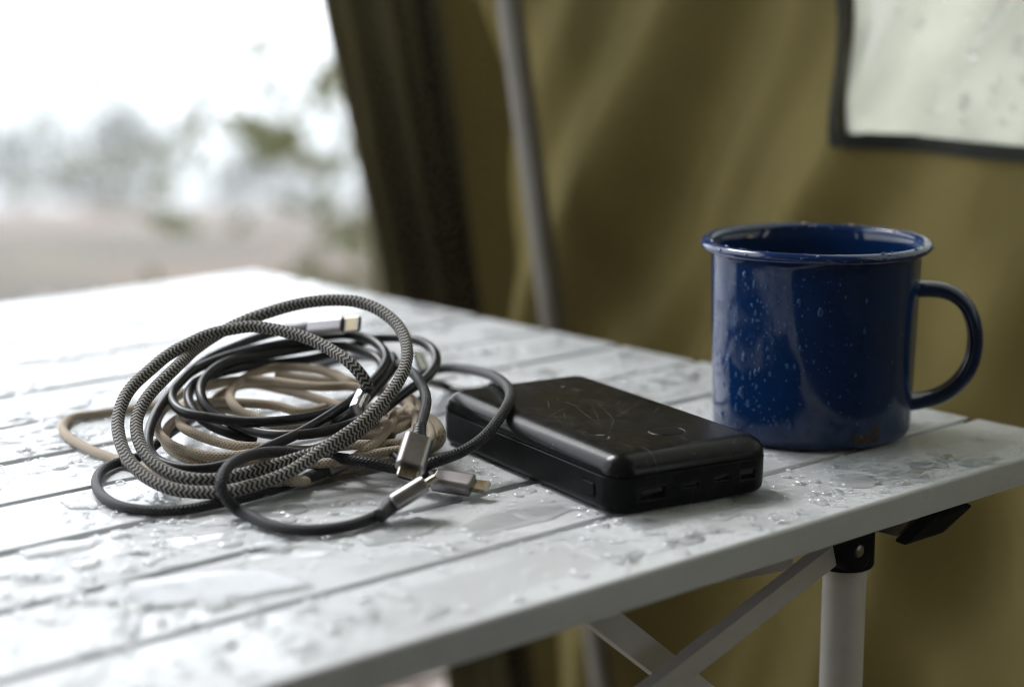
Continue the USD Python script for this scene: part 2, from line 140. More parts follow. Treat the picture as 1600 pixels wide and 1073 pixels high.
def spline(pts, step, closed=False):
    p = np.asarray(pts, float)
    d = np.maximum(np.linalg.norm(np.diff(p, axis=0), axis=1), 1e-5) ** 0.5
    t = np.r_[0, np.cumsum(d)]
    cs = CubicSpline(t, p)
    f = cs(np.linspace(0, t[-1], 30 * len(p)))
    # light smoothing removes tracing jitter
    for _ in range(SMOOTH):
        f[1:-1] = f[1:-1] * .5 + (f[:-2] + f[2:]) * .25
    s = np.r_[0, np.cumsum(np.linalg.norm(np.diff(f, axis=0), axis=1))]
    n = max(2, int(s[-1] / step))
    q = np.linspace(0, s[-1], n + 1)
    return np.stack([np.interp(q, s, f[:, k]) for k in range(3)], 1)
SMOOTH = 60

def frames(c):
    t = np.gradient(c, axis=0)
    t /= np.linalg.norm(t, axis=1, keepdims=True)
    n = np.zeros_like(c)
    a = np.cross(t[0], [0, 0, 1.0])
    if np.linalg.norm(a) < .1:
        a = np.cross(t[0], [1.0, 0, 0])
    n[0] = a / np.linalg.norm(a)
    for i in range(1, len(c)):
        v = n[i - 1] - t[i] * (n[i - 1] @ t[i])
        n[i] = v / np.linalg.norm(v)
    return t, n, np.cross(t, n)

def tube(c, r, sides=16, flat=None, caps=True):
    """swept tube; r a number or one per point; flat = (a, b) scales of an elliptical section. Returns mesh and uv (metres along, turn)"""
    c = np.asarray(c, float)
    r = np.broadcast_to(np.asarray(r, float), (len(c),))
    t, n, b = frames(c)
    fa, fb = flat or (1, 1)
    th = np.linspace(0, 2 * PI, sides + 1)
    ring = (np.cos(th)[None, :, None] * n[:, None] * fa + np.sin(th)[None, :, None] * b[:, None] * fb) * r[:, None, None] + c[:, None]
    v = ring.reshape(-1, 3)
    s = np.r_[0, np.cumsum(np.linalg.norm(np.diff(c, axis=0), axis=1))]
    uv = np.stack([np.repeat(s * 100, sides + 1), np.tile(th / (2 * PI), len(c))], 1)
    i = np.arange(len(c) - 1)[:, None] * (sides + 1) + np.arange(sides)[None]
    i = i.ravel()
    f = np.vstack([np.stack([i, i + 1, i + sides + 2], 1), np.stack([i, i + sides + 2, i + sides + 1], 1)])
    if caps:
        k = len(v)
        v = np.vstack([v, c[0], c[-1]]); uv = np.vstack([uv, [0, 0], [s[-1] * 100, 0]])
        e = (len(c) - 1) * (sides + 1) + np.arange(sides)
        a = np.arange(sides)
        f = np.vstack([f, np.stack([np.full(sides, k), a + 1, a], 1), np.stack([np.full(sides, k + 1), e, e + 1], 1)])
    return (v, f), uv

def loft(rings, cap0=True, cap1=True):
    """closed rings (k, n, 3) joined into a skin"""
    rings = np.asarray(rings, float)
    k, n = rings.shape[:2]
    v = rings.reshape(-1, 3)
    i = np.arange(k - 1)[:, None] * n + np.arange(n)[None]
    j = np.arange(k - 1)[:, None] * n + (np.arange(n)[None] + 1) % n
    i, j = i.ravel(), j.ravel()
    f = np.vstack([np.stack([i, j, j + n], 1), np.stack([i, j + n, i + n], 1)])
    if cap0:
        v = np.vstack([v, rings[0].mean(0)]); c = len(v) - 1; a = np.arange(n)
        f = np.vstack([f, np.stack([np.full(n, c), (a + 1) % n, a], 1)])
    if cap1:
        v = np.vstack([v, rings[-1].mean(0)]); c = len(v) - 1; a = np.arange(n) + (k - 1) * n; b = (np.arange(n) + 1) % n + (k - 1) * n
        f = np.vstack([f, np.stack([np.full(n, c), a, b], 1)])
    return trimesh.Trimesh(v, f, process=False)

def rrect(L, W, r, n=8):
    """rounded rectangle outline, counter-clockwise"""
    r = min(r, L / 2 - 1e-5, W / 2 - 1e-5)
    out = []
    for (x, y, a) in ((L / 2 - r, W / 2 - r, 0), (-L / 2 + r, W / 2 - r, 90), (-L / 2 + r, -W / 2 + r, 180), (L / 2 - r, -W / 2 + r, 270)):
        for k in range(n + 1):
            q = math.radians(a + 90 * k / n)
            out.append((x + r * math.cos(q), y + r * math.sin(q)))
    return np.array(out)

def stadium_loft(W, H, r, prof, n=6):
    """prof: list of (x along axis, inset); section W wide (y), H high (z)"""
    rings = []
    for x, ins in prof:
        o = rrect(W - 2 * ins, H - 2 * ins, max(r - ins, 2e-4), n)
        rings.append(np.column_stack([np.full(len(o), x), o]))
    return loft(rings)

def to_manifold(m):
    m = trimesh.Trimesh(m.vertices, m.faces, process=True)
    m.merge_vertices(); m.update_faces(m.nondegenerate_faces()); m.fix_normals()
    return m3.Manifold(m3.Mesh(np.asarray(m.vertices, np.float32), np.asarray(m.faces, np.uint32)))

def from_manifold(m):
    q = m.to_mesh()
    return trimesh.Trimesh(np.array(q.vert_properties[:, :3]), np.array(q.tri_verts), process=False)

# ---------------------------------------------------------------- materials
MATS = {}
class G:
    """a small writer of node graphs"""
    def __init__(self):
        self.n, self.l, self.k = {}, [], 0
    def add(self, kind, out, _name=None, **inputs):
        name = _name or f'n{self.k}'; self.k += 1
        vals = {}
        for k, v in inputs.items():
            if isinstance(v, str) and '.' in v and v.split('.')[0] in self.n:
                self.l.append((v, f'{name}.{k}'))
            else:
                vals[k] = v
        self.n[name] = (kind, vals)
        return f'{name}.{out}'
    def math(self, t, a, b=0.5, c=0.0, clamp=False):
        return self.add('math', 'value', math_type=t, value1=a, value2=b, value3=c, use_clamp=clamp)
    def ramp(self, f, stops):
        return self.add('rgb_ramp', 'color', fac=f, ramp=stops)
    def noise(self, vec, scale, detail=3.0, rough=.5, out='fac', distortion=0.0):
        return self.add('noise_texture', out, vector=vec, scale=scale, detail=detail, roughness=rough, distortion=distortion)
    def mixc(self, f, a, b, t='mix'):
        return self.add('mix_color', 'result', fac=f, a=a, b=b, blend_type=t)
    def mapv(self, vec, scale=(1, 1, 1), loc=(0, 0, 0), rot=(0, 0, 0)):
        return self.add('mapping', 'vector', vector=vec, scale=scale, location=loc, rotation=rot)
    def obj(self):
        return self.add('texture_coordinate', 'object')
    def pos(self):
        return self.add('geometry', 'position')
    def uvs(self):
        v = self.add('uvmap', 'UV', attribute='st')
        s = self.add('separate_xyz', 'x', vector=v)
        return s, s[:-1] + 'y'
    def bump(self, h, dist, strength=1.0, normal=None):
        d = dict(height=h, distance=dist, strength=strength)
        if normal: d['normal'] = normal
        return self.add('bump', 'normal', **d)
    def done(self, name, surf):
        MATS[name] = usdkit.material(stage, '/World/Looks/' + name, self.n, self.l, surface=surf)
        return MATS[name]
    def pbr(self, name, **k):
        return self.done(name, self.add('principled_bsdf', 'BSDF', **k))

def plain(name, colour, rough=.5, metal=0.0, var=.12, nscale=60, bump=0.0, bscale=400, **k):
    g = G(); o = g.obj()
    f = g.noise(o, nscale, 4.0, .6)
    c0, c1 = [tuple(max(0, x * (1 + s * var)) for x in colour) for s in (-1, 1)]
    col = g.ramp(f, [(.3, c0), (.7, c1)])
    rg = g.add('map_range', 'result', value=f, from_min=.3, from_max=.7, to_min=rough * .85, to_max=min(1, rough * 1.2))
    if bump:
        k['normal'] = g.bump(g.noise(o, bscale, 3.0), bump)
    return g.pbr(name, base_color=col, roughness=rg, metallic=metal, **k)

# brushed, weathered aluminium with a film of rain in places
def aluminium(name, base, rough, metal, wet=True, grain=1.0, spec=.5):
    g = G(); o = g.obj()
    st = g.mapv(o, (3, 900, 900))
    grain_n = g.noise(st, 1.0, 3.0, .6)
    blot = g.noise(g.mapv(o, (14, 22, 22)), 1.0, 5.0, .62)
    fine = g.noise(o, 260, 3.0)
    col = g.ramp(blot, [(.25, tuple(x * .80 for x in base)), (.5, base), (.8, tuple(min(1, x * 1.12) for x in base))])
    rg = g.math('multiply_add', grain_n, .16, rough - .08)
    rg = g.math('multiply_add', fine, .08, rg)
    nb = g.bump(g.math('multiply_add', fine, .35, g.math('multiply', grain_n, grain)), .00006)
    k = {}
    if wet:
        film = g.noise(g.mapv(o, (14, 22, 22), (3.1, 1.7, 0)), 1.0, 3.0, .5, distortion=.4)
        film = g.add('map_range', 'result', value=film, from_min=.51, from_max=.57, to_min=0.0, to_max=1.0, clamp=True)
        # beads too small to model
        b = g.add('voronoi_texture', 'distance', vector=o, scale=620.0)
        bd = g.add('map_range', 'result', value=b, from_min=0.0, from_max=.42, to_min=1.0, to_max=0.0, clamp=True)
        pat = g.noise(g.mapv(o, (30, 30, 30), (8.3, 4.2, 0)), 1.0, 3.0, .6)
        pat = g.add('map_range', 'result', value=pat, from_min=.5, from_max=.62, to_min=0.0, to_max=1.0, clamp=True)
        dry = g.math('subtract', 1.0, film)
        beads = g.math('multiply', g.math('multiply', bd, pat), dry)
        beads2 = g.math('power', g.math('maximum', beads, 0.0), .6)
        h = g.math('multiply_add', film, .14, beads2)
        k['coat_weight'] = g.math('maximum', film, g.math('multiply', g.math('greater_than', beads, .12), 1.0))
        k['coat_roughness'] = .04
        k['coat_ior'] = 1.33
        k['coat_normal'] = g.bump(h, .00028)
        col = g.mixc(g.math('multiply', film, .2), col, tuple(x * .80 for x in base))
    return g.pbr(name, base_color=col, roughness=rg, metallic=metal, normal=nb, specular_ior_level=spec, **k)
aluminium('slat_aluminium', (.50, .515, .53), .42, .12, spec=.22)
aluminium('frame_aluminium', (.62, .625, .63), .38, .45, wet=False)
aluminium('leg_paint', (.68, .68, .67), .42, .25, wet=False, grain=.2)
plain('black_plastic', (.006, .006, .0065), .6, var=.3, bump=.00008, bscale=900, specular_ior_level=.03)
plain('strain_rubber', (.008, .008, .009), .5, var=.3, bump=.00008, bscale=900)
plain('bolt_steel', (.30, .29, .27), .4, 1.0)
plain('plug_aluminium', (.27, .255, .26), .36, 1.0, var=.08, bump=.00003, bscale=1500)
plain('plug_silver', (.72, .73, .75), .22, 1.0, var=.06)
plain('tip_gold', (.27, .245, .21), .3, 1.0, var=.12, nscale=300)
plain('port_metal', (.035, .035, .036), .4, 1.0)
plain('port_dark', (.006, .006, .006), .6)

def braid(name, P, N, col_a, col_b, rough, amp):
    """fine woven sleeve: two sets of crossing strands"""
    g = G(); u, v = g.uvs()
    a = g.math('multiply', u, 2 * PI / P); b = g.math('multiply', v, 2 * PI * N)
    w = g.math('maximum', g.math('sine', g.math('add', a, b)), g.math('sine', g.math('subtract', a, b)))
    w = g.math('multiply_add', w, .5, .5)
    fray = g.noise(g.obj(), 1500, 2.0)
    big = g.noise(g.obj(), 45, 4.0)
    h = g.math('multiply_add', fray, .5, w)
    col = g.mixc(w, col_b, col_a)
    col = g.mixc(g.math('multiply', big, .5), col, tuple(x * .55 for x in col_a))
    g.pbr(name, base_color=col, roughness=rough, normal=g.bump(h, amp), sheen_weight=.06, sheen_roughness=.4, specular_ior_level=.25)
braid('tan_braid', .15, 7, (.46, .385, .295), (.23, .185, .135), .75, .00022)
braid('black_braid', .15, 6, (.017, .017, .019), (.003, .003, .0035), .5, .00028)

def zigzag():
    g = G(); u, v = g.uvs()
    tri = g.math('pingpong', g.math('multiply', v, 5.0), .5)
    s = g.math('multiply_add', tri, 1.15, g.math('divide', u, .185))
    f = g.math('fraction', s)
    on = g.add('map_range', 'result', value=g.math('absolute', g.math('subtract', f, .5)), from_min=.19, from_max=.25, to_min=1.0, to_max=0.0, clamp=True)
    th = g.math('sine', g.math('multiply', v, 2 * PI * 36))
    fray = g.noise(g.obj(), 1800, 2.0)
    prof = g.math('absolute', g.math('sine', g.math('multiply', s, 2 * PI)))
    h = g.math('multiply_add', prof, 1.0, g.math('multiply', th, .14))
    h = g.math('multiply_add', fray, .4, h)
    light = g.mixc(fray, (.20, .185, .165), (.46, .435, .40))
    col = g.mixc(on, (.005, .005, .0055), light)
    g.pbr('zigzag_braid', base_color=col, roughness=.6, normal=g.bump(h, .0003), specular_ior_level=.4)
zigzag()
def rubber():
    g = G(); u, v = g.uvs(); o = g.obj()
    n = g.noise(o, 900, 3.0); d = g.noise(o, 60, 5.0, .65)
    col = g.ramp(d, [(.4, (.0035, .0035, .0042)), (.78, (.018, .018, .018))])
    rg = g.add('map_range', 'result', value=d, from_min=.3, from_max=.7, to_min=.26, to_max=.42)
    g.pbr('black_rubber', base_color=col, roughness=rg, normal=g.bump(n, .00005), specular_ior_level=.26)
rubber()

def bank():
    for nm, r0, spec in (('bank_top', .24, .17), ('bank_side', .30, .05)):
        g = G(); o = g.obj()
        grainy = g.noise(o, 1600, 2.0)
        dust = g.noise(g.mapv(o, (60, 110, 60), (1, 2, 0), (0, 0, .5)), 1.0, 6.0, .7)
        rub = g.noise(g.mapv(o, (22, 30, 22), (4, 1, 0)), 1.0, 4.0, .6)
        # hairline scratches: stretched cells at three angles
        sc = None
        for i, (a, s) in enumerate(((.4, 1.0), (1.3, 1.3), (2.3, .8))):
            w = g.noise(g.mapv(o, (20 * s, 900 * s, 20), (i * 3.3, i, 0), (0, 0, a)), 1.0, 2.0, .5)
            gate = g.noise(g.mapv(o, (70, 70, 70), (i * 7.7, 2, 1)), 1.0, 2.0)
            e = g.add('map_range', 'result', value=w, from_min=.70, from_max=.76, to_min=0.0, to_max=1.0, clamp=True)
            e = g.math('multiply', e, g.add('map_range', 'result', value=gate, from_min=.52, from_max=.66, to_min=0.0, to_max=1.0, clamp=True))
            sc = e if sc is None else g.math('maximum', sc, e)
        col = g.ramp(dust, [(.48, (.003, .003, .0034)), (.64, (.005, .005, .005)), (.80, (.028, .027, .026))])
        dots = g.add('voronoi_texture', 'distance', vector=o, scale=520.0)
        dgate = g.noise(g.mapv(o, (120, 120, 120), (5, 9, 2)), 1.0, 2.0)
        dots = g.add('map_range', 'result', value=dots, from_min=.10, from_max=.16, to_min=1.0, to_max=0.0, clamp=True)
        dots = g.math('multiply', dots, g.add('map_range', 'result', value=dgate, from_min=.58, from_max=.66, to_min=0.0, to_max=.5, clamp=True))
        col = g.mixc(dots, col, (.22, .22, .215))
        col = g.mixc(g.math('multiply', sc, .45 if nm == 'bank_top' else .2), col, (.16, .16, .155))
        rg = g.add('map_range', 'result', value=rub, from_min=.3, from_max=.7, to_min=r0 - .08, to_max=r0 + .16)
        h = g.math('subtract', g.math('multiply', grainy, .5), sc)
        g.pbr(nm, base_color=col, roughness=rg, normal=g.bump(h, .00005), specular_ior_level=spec)
    plain('scratch_grey', (.20, .20, .197), .6, var=.4, nscale=500)
    plain('smudge_grey', (.04, .039, .038), .7, var=.6, nscale=700)
bank()

def enamel():
    g = G(); o = g.obj()
    n = g.noise(o, 35, 4.0, .6)
    col = g.ramp(n, [(.3, (.0004, .0095, .040)), (.7, (.0008, .0135, .054))])
    fl = g.noise(o, 700, 2.0)
    peel = g.noise(o, 120, 2.0)
    g.pbr('blue_enamel', base_color=col, roughness=.085, normal=g.bump(g.math('multiply_add', fl, .05, g.math('multiply', peel, .05)), .0001), ior=1.47)
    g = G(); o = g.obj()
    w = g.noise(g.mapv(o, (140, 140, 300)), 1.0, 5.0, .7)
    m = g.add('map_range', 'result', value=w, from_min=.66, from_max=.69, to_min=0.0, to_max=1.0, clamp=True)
    col = g.mixc(m, (.0022, .015, .062), (.55, .57, .62))  # pale flecks: worn enamel together with painted-in white reflections
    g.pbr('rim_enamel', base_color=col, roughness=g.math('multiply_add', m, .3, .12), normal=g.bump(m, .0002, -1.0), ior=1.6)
    g = G(); o = g.obj()
    n = g.noise(o, 400, 5.0, .7)
    col = g.ramp(n, [(.3, (.007, .0055, .0048)), (.56, (.026, .015, .010)), (.76, (.14, .08, .045))])
    g.pbr('rusty_iron', base_color=col, roughness=.75, normal=g.bump(n, .0005))
enamel()

def water():
    g = G()
    full = g.add('principled_bsdf', 'BSDF', base_color=(1., 1., 1.), roughness=.0, ior=1.36, transmission_weight=1.0)
    tr = g.add('transparent_bsdf', 'BSDF', color=(.97, .98, .98))
    gl = g.add('glossy_bsdf', 'BSDF', color=(1., 1., 1.), roughness=.015)
    thin = g.add('mix_closure', 'closure', fac=g.add('fresnel', 'fac', IOR=1.34), closure1=tr, closure2=gl)
    g.done('rain_water', g.add('mix_closure', 'closure', fac=.6, closure1=full, closure2=thin))
water()
def drop_skin():
    g = G()
    tr = g.add('transparent_bsdf', 'BSDF', color=(.94, .96, .97))
    gl = g.add('glossy_bsdf', 'BSDF', color=(1., 1., 1.), roughness=.02)
    fr = g.add('fresnel', 'fac', IOR=1.33)
    body = g.add('diffuse_bsdf', 'BSDF', color=(.018, .060, .17))      # blue painted in for the light a bead gathers over the enamel
    inner = g.add('mix_closure', 'closure', fac=.40, closure1=tr, closure2=body)
    g.done('light_tinted_drop', g.add('mix_closure', 'closure', fac=fr, closure1=inner, closure2=gl))
drop_skin()

def canvas(name, base, trans, crumple=3.0):
    g = G(); p = g.pos()
    blot = g.noise(p, 5, 5.0, .6)
    wv = g.noise(g.mapv(p, (700, 700, 700)), 1.0, 2.0)
    col = g.ramp(blot, [(.3, tuple(x * .78 for x in base)), (.7, tuple(x * 1.2 for x in base))])
    nb = g.bump(g.math('multiply_add', g.noise(p, 38, 4.0, .6), crumple * 4.0, g.math('multiply', wv, .12)), .0001)
    d = g.add('principled_bsdf', 'BSDF', base_color=col, roughness=.75, normal=nb, specular_ior_level=.25)
    t = g.add('translucent_bsdf', 'BSDF', color=tuple(min(1, x * 1.6) for x in base))
    g.done(name, g.add('mix_closure', 'closure', fac=trans, closure1=d, closure2=t))
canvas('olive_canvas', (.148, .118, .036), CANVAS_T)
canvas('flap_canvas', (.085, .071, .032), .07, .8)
canvas('binding_tape', (.016, .018, .014), .0)
plain('pole_aluminium', (.20, .185, .16), .6, .3)
plain('guy_black', (.02, .02, .02), .7)
def pvc():
    g = G(); p = g.pos()
    n = g.noise(p, 14, 4.0, .6)
    t = g.add('translucent_bsdf', 'BSDF', color=(.42, .425, .345))
    tr = g.add('transparent_bsdf', 'BSDF', color=(.265, .27, .21))
    f = g.add('map_range', 'result', value=n, from_min=.3, from_max=.7, to_min=.55, to_max=.75)
    a = g.add('mix_closure', 'closure', fac=f, closure1=tr, closure2=t)
    gl = g.add('glossy_bsdf', 'BSDF', color=(1., 1., 1.), roughness=.12)
    fr = g.add('fresnel', 'fac', IOR=1.45)
    g.done('clear_pvc', g.add('mix_closure', 'closure', fac=fr, closure1=a, closure2=gl))
pvc()

def ground_mat():
    g = G(); p = g.pos()
    a = g.noise(p, .5, 7.0, .62); b = g.noise(p, 6.0, 7.0, .75); c = g.noise(p, .16, 4.0)
    soil = g.ramp(b, [(.3, (.036, .026, .018)), (.5, (.078, .056, .040)), (.72, (.135, .10, .074))])
    grass = g.ramp(b, [(.3, (.04, .05, .02)), (.7, (.11, .115, .05))])
    m = g.add('map_range', 'result', value=a, from_min=.56, from_max=.68, to_min=0.0, to_max=1.0, clamp=True)
    d = g.noise(p, .38, 5.0, .6)
    md = g.add('map_range', 'result', value=d, from_min=.46, from_max=.6, to_min=0.0, to_max=1.0, clamp=True)
    soil = g.mixc(md, soil, (.040, .036, .026))
    mc = g.add('map_range', 'result', value=c, from_min=.5, from_max=.62, to_min=0.0, to_max=.8, clamp=True)
    soil = g.mixc(mc, soil, (.150, .100, .070))
    g.pbr('leaf_litter_ground', base_color=g.mixc(m, soil, grass), roughness=.9, normal=g.bump(b, .03))
ground_mat()
def lake_mat():
    g = G(); p = g.pos()
    n = g.noise(g.mapv(p, (1.2, 3.0, 1)), 1.0, 4.0)
    g.pbr('lake_water', base_color=(.03, .04, .04), roughness=.12, ior=1.333, normal=g.bump(n, .03), specular_ior_level=.5)
lake_mat()
plain('pebble_stone', (.30, .25, .225), .8, var=.35, nscale=8, bump=.002, bscale=60)
plain('bark', (.07, .055, .042), .9, var=.4, nscale=30, bump=.003)
def leaf(name, c):
    g = G(); r = g.add('geometry', 'random_per_island')
    col = g.ramp(r, [(0., tuple(x * .6 for x in c)), (1., tuple(x * 1.35 for x in c))])
    d = g.add('principled_bsdf', 'BSDF', base_color=col, roughness=.55)
    t = g.add('translucent_bsdf', 'BSDF', color=col)
    g.done(name, g.add('mix_closure', 'closure', fac=.35, closure1=d, closure2=t))
leaf('leaf_grey_green', (.072, .086, .046))
leaf('leaf_yellow_green', (.105, .110, .035))
leaf('leaf_dark', (.034, .048, .030))
leaf('grass_blade', (.10, .12, .04))
leaf('dry_stalk', (.20, .14, .10))

rng = np.random.default_rng(7)
random.seed(7)

# ---------------------------------------------------------------- ground, lake
def ground():
    def height(x, y):
        p = np.stack([x * .7, y * .7, np.zeros_like(x)], -1)
        q = np.stack([x * .12, y * .12, np.zeros_like(x) + 5], -1)
        near = np.clip((np.hypot(x, y) - 1.5) / 3, 0, 1)
        fall = np.clip(y - 2.6, 0, 200)
        fall = .125 * fall * np.clip(fall / 3, 0, 1)
        return near * (.05 * (meshkit.fbm(p, 4, 3) - .5) + .22 * (meshkit.noise(q, 1) - .5)) - np.minimum(fall, 8.0)
    r = np.r_[0, np.geomspace(.4, 150, 110)]
    th = np.linspace(0, 2 * PI, 241)[:-1]
    R, T = np.meshgrid(r, th, indexing='ij')
    x, y = R * np.sin(T), R * np.cos(T)
    z = height(x, y)
    v = np.stack([x, y, z], -1).reshape(-1, 3)
    n = 240
    i = np.arange(len(r) - 1)[:, None] * n + np.arange(n)[None]; j = np.arange(len(r) - 1)[:, None] * n + (np.arange(n)[None] + 1) % n
    i, j = i.ravel(), j.ravel()
    f = np.vstack([np.stack([i, i + n, j + n], 1), np.stack([i, j + n, j], 1)])
    obj('ground', (v, f), 'leaf_litter_ground', smooth=True, kind='structure')
    return height
gh = ground()
lk = trimesh.creation.cylinder(radius=148, height=.02, sections=160)
lk.apply_translation([0, 0, -6.9])
obj('lake', lk, 'lake_water', kind='structure')

# ---------------------------------------------------------------- table
def build_table():
    U0, U1 = -.42, .703
    cu, cv = (U0 + U1) / 2, .7225
    d1, n1 = np.array([.7376, .6752]), np.array([-.6752, .7376])
    c = cu * d1 + cv * n1
    t = thing('camping_table', 'silver aluminium roll-top camping table beaded with rain', 'table', (c[0], c[1], 0), YAW)
    L = lambda u, v, z: (u - cu, v - cv, TZ + z)
    pitch, gap = .0523, .0041
    # slats: extruded section with rounded shoulders, a hinge lip below the joint
    edges = [.4270] + [.4790 + pitch * k for k in range(11)]
    def section(v0, v1, first, last):
        # a thin planked profile in (v, z), counter-clockwise
        z1 = -.0085
        r = .0011
        pts = []
        if first:
            pts += [(v0, -.0112), (v0 + .0022, -.0112), (v0 + .0022, z1), (v1 - .002, z1)]
        else:
            pts += [(v0, -.0046), (v0 + .0028, -.0058), (v0 + .003, z1), (v1 - (.0022 if last else .002), z1)]
        if last:
            pts += [(v1 - .0022, -.0112), (v1, -.0112)]
        else:
            pts += [(v1 - .002, -.0062), (v1 + gap + .0012, -.0062), (v1 + gap + .0012, -.0049), (v1, -.0046)]
        for k in range(5):
            a = PI / 2 * k / 4
            pts.append((v1 - r + r * math.cos(a), -r + r * math.sin(a)))
        r2 = .0017 if first else r
        for k in range(5):
            a = PI / 2 + PI / 2 * k / 4
            pts.append((v0 + r2 + r2 * math.cos(a), -r2 + r2 * math.sin(a)))
        return np.array(pts)
    for k in range(11):
        v0 = edges[k] + (0 if k == 0 else gap / 2); v1 = edges[k + 1] - gap / 2
        if k == 10: v1 = edges[k + 1]
        s = section(v0, v1, k == 0, k == 10)
        wob = rng.normal(0, .00022); dz = rng.normal(0, .00018)
        poly = Polygon(s)
        m = trimesh.creation.extrude_polygon(poly.buffer(0), U1 - U0, engine='earcut')
        v = np.array(m.vertices)
        m = trimesh.Trimesh(np.stack([v[:, 2] + U0 - cu + wob, v[:, 0] - cv, v[:, 1] + TZ + dz], 1), np.array(m.faces), process=False)
        m.fix_normals()
        sl = obj('slat', m, 'slat_aluminium', t, smooth=30)
        # dark plug in the end of each slat's joint
        if k < 10:
            ve = edges[k + 1]
            obj('end_plug', moved(box(0, .0045, -.0016, .0016, -.0075, -.0009), L(U1 - .0038, ve, 0)), 'black_plastic', sl)
    # cross rails under the slats, undercut ends with black caps
    for uu in (.6205, -.33):
        w, h = .0225, .0165
        sec = [(.4345, -.0100), (.997, -.0100), (.997, -.0092 - h), (.4470, -.0092 - h)]
        m = trimesh.creation.extrude_polygon(Polygon(sec), w, engine='earcut')
        v = np.array(m.vertices)
        m = trimesh.Trimesh(np.stack([v[:, 2] + uu - w / 2 - cu, v[:, 0] - cv, v[:, 1] + TZ], 1), np.array(m.faces)); m.fix_normals()
        rail = obj('cross_rail', m, 'frame_aluminium', t)
        h2 = h + .0012
        cap = [(.4305, -.0146), (.4338, -.0143), (.4462, -.0092 - h2), (.4425, -.0092 - h2 - .0003)]
        m = trimesh.creation.extrude_polygon(Polygon(cap).buffer(.0007, quad_segs=3), w + .0014, engine='earcut')
        v = np.array(m.vertices)
        m = trimesh.Trimesh(np.stack([v[:, 2] + uu - w / 2 - .0007 - cu, v[:, 0] - cv, v[:, 1] + TZ], 1), np.array(m.faces)); m.fix_normals()
        obj('end_cap', m, 'black_plastic', rail, smooth=40)
    # legs with collars, feet
    for (u, v) in ((.5985, .463), (.5985, .985), (-.31, .463), (-.31, .985)):
        prof = [(.0082, .0), (.0082, TZ - .020)]
        leg = trimesh.creation.revolve(np.array([(0, .008), (.0080, .008), (.0084, .012), (.0084, TZ - .022), (0, TZ - .022)]), sections=40)
        lg = obj('leg', moved(leg, (u - cu, v - cv, 0)), 'leg_paint', t, smooth=40)
        foot = trimesh.creation.revolve(np.array([(0, 0), (.011, 0), (.0125, .003), (.0115, .03), (.0086, .034), (0, .034)]), sections=32)
        obj('foot', moved(foot, (u - cu, v - cv, 0)), 'black_plastic', lg, smooth=40)
        o = rrect(.0225, .0218, .0107, 10)
        rings = [np.column_stack([o * s, np.full(len(o), z)]) for s, z in ((.94, -.0385), (1, -.0375), (1, -.016), (.97, -.0112))]
        col = loft(rings)
        lug = m3.Manifold.hull_points([[-.0115 + .0075 * math.cos(a), y, -.0265 + .0090 * math.sin(a)] for y in (-.0150, -.0050) for a in np.linspace(0, 2 * PI, 25)[:-1]] + [[x, y, z] for y in (-.0118, -.0050) for x in (-.001,) for z in (-.0355, -.0165)])
        obj('leg_collar', cat(moved(col, L(u, v, 0)), moved(from_manifold(lug), L(u, v, 0))), 'black_plastic', lg, smooth=40)
        bolt = trimesh.creation.revolve(np.array([(0, -.0008), (.0024, -.0008), (.0026, 0), (.0024, .0012), (.0016, .0018), (0, .0018)]), sections=20)
        bolt.apply_transform(trimesh.transformations.rotation_matrix(PI / 2, [1, 0, 0]))
        obj('bolt', moved(bolt, L(u - .0125, v - .0154, -.0265)), 'bolt_steel', lg, smooth=40)
    # scissor braces: channel bars between the legs, front pair and rear pair
    def bar(u0, z0, u1, z1, v, w=.0085, th=.0026):
        d = np.array([u1 - u0, z1 - z0]); ln = np.linalg.norm(d); a = math.atan2(d[1], d[0])
        s = Polygon([(0, -w / 2), (0, w / 2), (.0055, w / 2), (.0055, w / 2 - .0011), (.0011, w / 2 - .0011), (.0011, -w / 2 + .0011), (.0055, -w / 2 + .0011), (.0055, -w / 2)])
        m = trimesh.creation.extrude_polygon(s, ln, engine='earcut')
        q = np.array(m.vertices)
        x, y, z = q[:, 2], q[:, 0], q[:, 1]
        return moved(trimesh.Trimesh(np.stack([x * math.cos(a) - z * math.sin(a), y, x * math.sin(a) + z * math.cos(a)], 1), np.array(m.faces)), L(u0, v, z0))
    for vv, sgn in ((.452, 1), (.974, 1)):
        k1 = (-.0545 + .0262) / (.480 - .570)
        ends = [(.578, -.0237), (-.294, -.0237 - .872 * .42)]
        m = bar(ends[0][0], ends[0][1] - .0042, -.294, -.0237 - .872 * k1, vv); m.fix_normals()
        obj('brace', m, 'frame_aluminium', t)
        ks = (.0730 - .0350) / (.527 - .480)
        m = bar(.478 - .014, -.034 + .014 * ks, .478 + .105, -.034 - .105 * ks, vv + .0235, w=.0105); m.fix_normals()
        obj('brace', m, 'frame_aluminium', t)
    # tie bar seen under the front edge
    m = bar(TIE[0], TIE[1] + .003, TIE[2], TIE[3] + .003, .480, w=.006); m.fix_normals()
    obj('tie_bar', m, 'frame_aluminium', t)
    return t
build_table()

